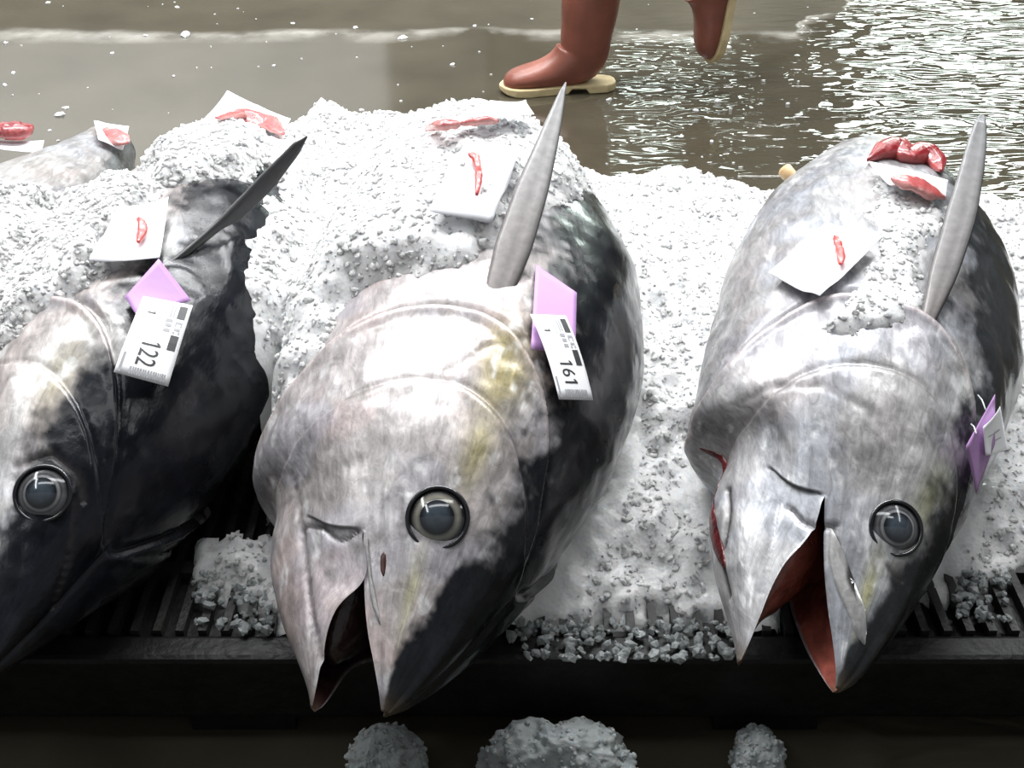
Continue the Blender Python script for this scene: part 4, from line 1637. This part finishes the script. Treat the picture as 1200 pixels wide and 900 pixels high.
def make_boot(toe_dir, ankle, shaft_dir, parent, foot_pitch=0.0, sole_dir=(0, 0, -1)):
    """rubber boot built in its own axes (x toe, z up, ankle above the heel at x = 0), then placed"""
    X = np.array(toe_dir, float); X /= np.linalg.norm(X)
    Zd = np.array(sole_dir, float) * -1
    Zd -= X * (X @ Zd); Zd /= np.linalg.norm(Zd)
    Y = np.cross(Zd, X)
    sh = np.array(shaft_dir, float); sh /= np.linalg.norm(sh)
    A = np.array(ankle, float)

    def place(p): return A + X * p[0] + Y * p[1] + Zd * p[2]
    # rings: (x, z centre, half along path normal, half width, ring tilt angle from horizontal)
    rings = []
    shl = np.array([sh @ X, sh @ Y, sh @ Zd])
    for k, (h, a, b) in enumerate([(.36, .085, .078), (.30, .084, .076), (.24, .081, .073), (.19, .077, .068), (.15, .073, .062), (.12, .071, .056)]):
        c = np.array([0.012, 0, .10]) + shl * (h - .10)
        rings.append((c, np.array([1, 0, 0.0]), a * 1.0, b))
    for (x, z, h, w, an) in [(.022, .095, .078, .052, 28), (.045, .078, .076, .048, 50), (.075, .062, .062, .047, 68), (.110, .052, .046, .050, 80), (.145, .046, .038, .053, 86),
                             (.180, .042, .034, .054, 90), (.210, .038, .030, .049, 94), (.232, .034, .024, .036, 98), (.243, .030, .012, .016, 100)]:
        an = math.radians(an)
        rings.append((np.array([x, 0, z]), np.array([math.cos(an), 0, math.sin(an)]), h, w))
    V, M = [], 28
    for c, dr, a, b in rings:
        for k in range(M):
            t = 2 * math.pi * k / M
            q = c + dr * a * math.cos(t) + np.array([0, 1, 0]) * b * math.sin(t)
            cr = 0.003 * math.sin(q[2] * 90 + q[1] * 20) * (1 if .06 < q[2] < .2 else 0)
            q = q + np.array([cr, 0, 0])
            q[2] = max(q[2], 0.018)
            q[0] = max(q[0], -0.074 if q[2] < .1 else -1)
            V.append(place(q))
    Fc = grid_faces(len(rings), M, True).tolist() + [tuple(range(M - 1, -1, -1)), tuple((len(rings) - 1) * M + k for k in range(M))]
    o = link_mesh('boot', V, Fc, M_BOOT, parent)
    sd = o.modifiers.new('sub', 'SUBSURF'); sd.levels = sd.render_levels = 1
    bpy.context.view_layer.update()
    # outsole: footprint outline extruded, heel block thicker, waist lifted
    xs_ = np.linspace(-0.080, 0.254, 34)
    wid = np.interp(xs_, [-.080, -.074, -.05, 0, .06, .12, .17, .21, .238, .250, .254], [.012, .030, .044, .046, .042, .050, .059, .056, .040, .020, .008])
    V, Fc = [], []
    for x, w in zip(xs_, wid):
        zb = 0.0 if x < 0.010 else (0.014 if x < 0.055 else 0.0 + 0.010 * max(0, (x - .2) / .054)**2)
        zt = 0.024
        for (y, z) in ((-w, zb), (w, zb), (w, zt), (-w, zt)):
            V.append(place((x, y, z)))
    Fc = grid_faces(len(xs_), 4, True).tolist() + [(3, 2, 1, 0), tuple((len(xs_) - 1) * 4 + k for k in range(4))]
    add_bevel(link_mesh('sole', V, Fc, M_SOLE, o, False), 0.004, 2)
    return o


ground = at_z(645, 108, 0.0)
person = empty('person', (ground[0] + .35, ground[1], 0), 0, 'person in brown rubber boots with tan soles striding left on the wet floor', 'person')
bpy.context.view_layer.update()
heel1 = np.array([at_z(688, 100, .0)[0], ground[1] + .03, 0.0])
make_boot((-1, -0.12, 0), heel1, (0.08, 0.0, 1), person)
toe2 = at_t(836, 72, 3.62)
td = np.array([-0.18, -0.08, -1.0]); td /= np.linalg.norm(td)
heel2 = toe2 - td * 0.25 + np.array([.0, 0, .0])
make_boot(td, heel2, (0.85, 0.0, 0.35), person, sole_dir=(0.80, .25, 0))
# figure above the boots: one skinned body
hip = np.array([heel1[0] + .30, heel1[1] + .04, .92])
sk_v = [hip, hip + [.0, 0, .25], hip + [-.02, 0, .50], hip + [-.03, 0, .60], hip + [-.04, 0, .70],
        hip + [-.02, -.10, -.05], (hip + heel1) / 2 + [-.08, -.05, .10], heel1 + [.0, 0, .30],
        hip + [.02, .10, -.05], hip + [.18, .10, -.40], heel2 + [.16, .0, .09],
        hip + [-.02, -.20, .48], hip + [.08, -.26, .20], hip + [-.10, -.28, -.02],
        hip + [-.02, .20, .48], hip + [-.08, .26, .20], hip + [-.28, .26, .08]]
sk_e = [(0, 1), (1, 2), (2, 3), (3, 4), (0, 5), (5, 6), (6, 7), (0, 8), (8, 9), (9, 10), (2, 11), (11, 12), (12, 13), (2, 14), (14, 15), (15, 16)]
sk_r = [.15, .14, .15, .06, .10, .10, .085, .06, .10, .085, .06, .07, .05, .035, .07, .05, .035]
me = bpy.data.meshes.new('body')
loc0 = np.array(person.location)
me.from_pydata([tuple(np.array(v) - loc0) for v in sk_v], sk_e, [])
bo = bpy.data.objects.new('body', me)
COL.objects.link(bo)
bo.parent = person
skm = bo.modifiers.new('skin', 'SKIN')
for i, r in enumerate(sk_r):
    me.skin_vertices[0].data[i].radius = (r, r * 0.9)
me.skin_vertices[0].data[0].use_root = True
ss_ = bo.modifiers.new('sub', 'SUBSURF'); ss_.levels = ss_.render_levels = 2
me.materials.append(M_CLOTH)

# ------------------------------------------------------------------ crumbs of ice on the floor behind
CPX, CSZ = [], []
for _ in range(130):
    x, y = random.uniform(0, 1200), random.uniform(2, 200)
    p = at_z(x, y, 0.002)
    if p[1] < 2.5: continue
    CPX.append(p); CSZ.append(random.choice((.003, .004, .005, .009)))
for (x, y, s_) in ((218, 40, .020), (470, 44, .016), (207, 8, .010), (343, 27, .010), (70, 134, .012), (56, 3, .010), (530, 75, .008)):
    CPX.append(at_z(x, y, .003)); CSZ.append(s_)
CP_ = np.array(CPX)
V, Fc = rocks(CP_, np.array(CSZ))
V[:, 2] = np.maximum(V[:, 2] * 0.6, 0)
o = link_mesh('ice_crumbs', V, Fc, M_ICE, None, False, loc=(0, 3.3, 0))
tag(o, 'tiny crumbs of ice strewn over the wet floor behind the fish', 'ice', None, 'stuff')
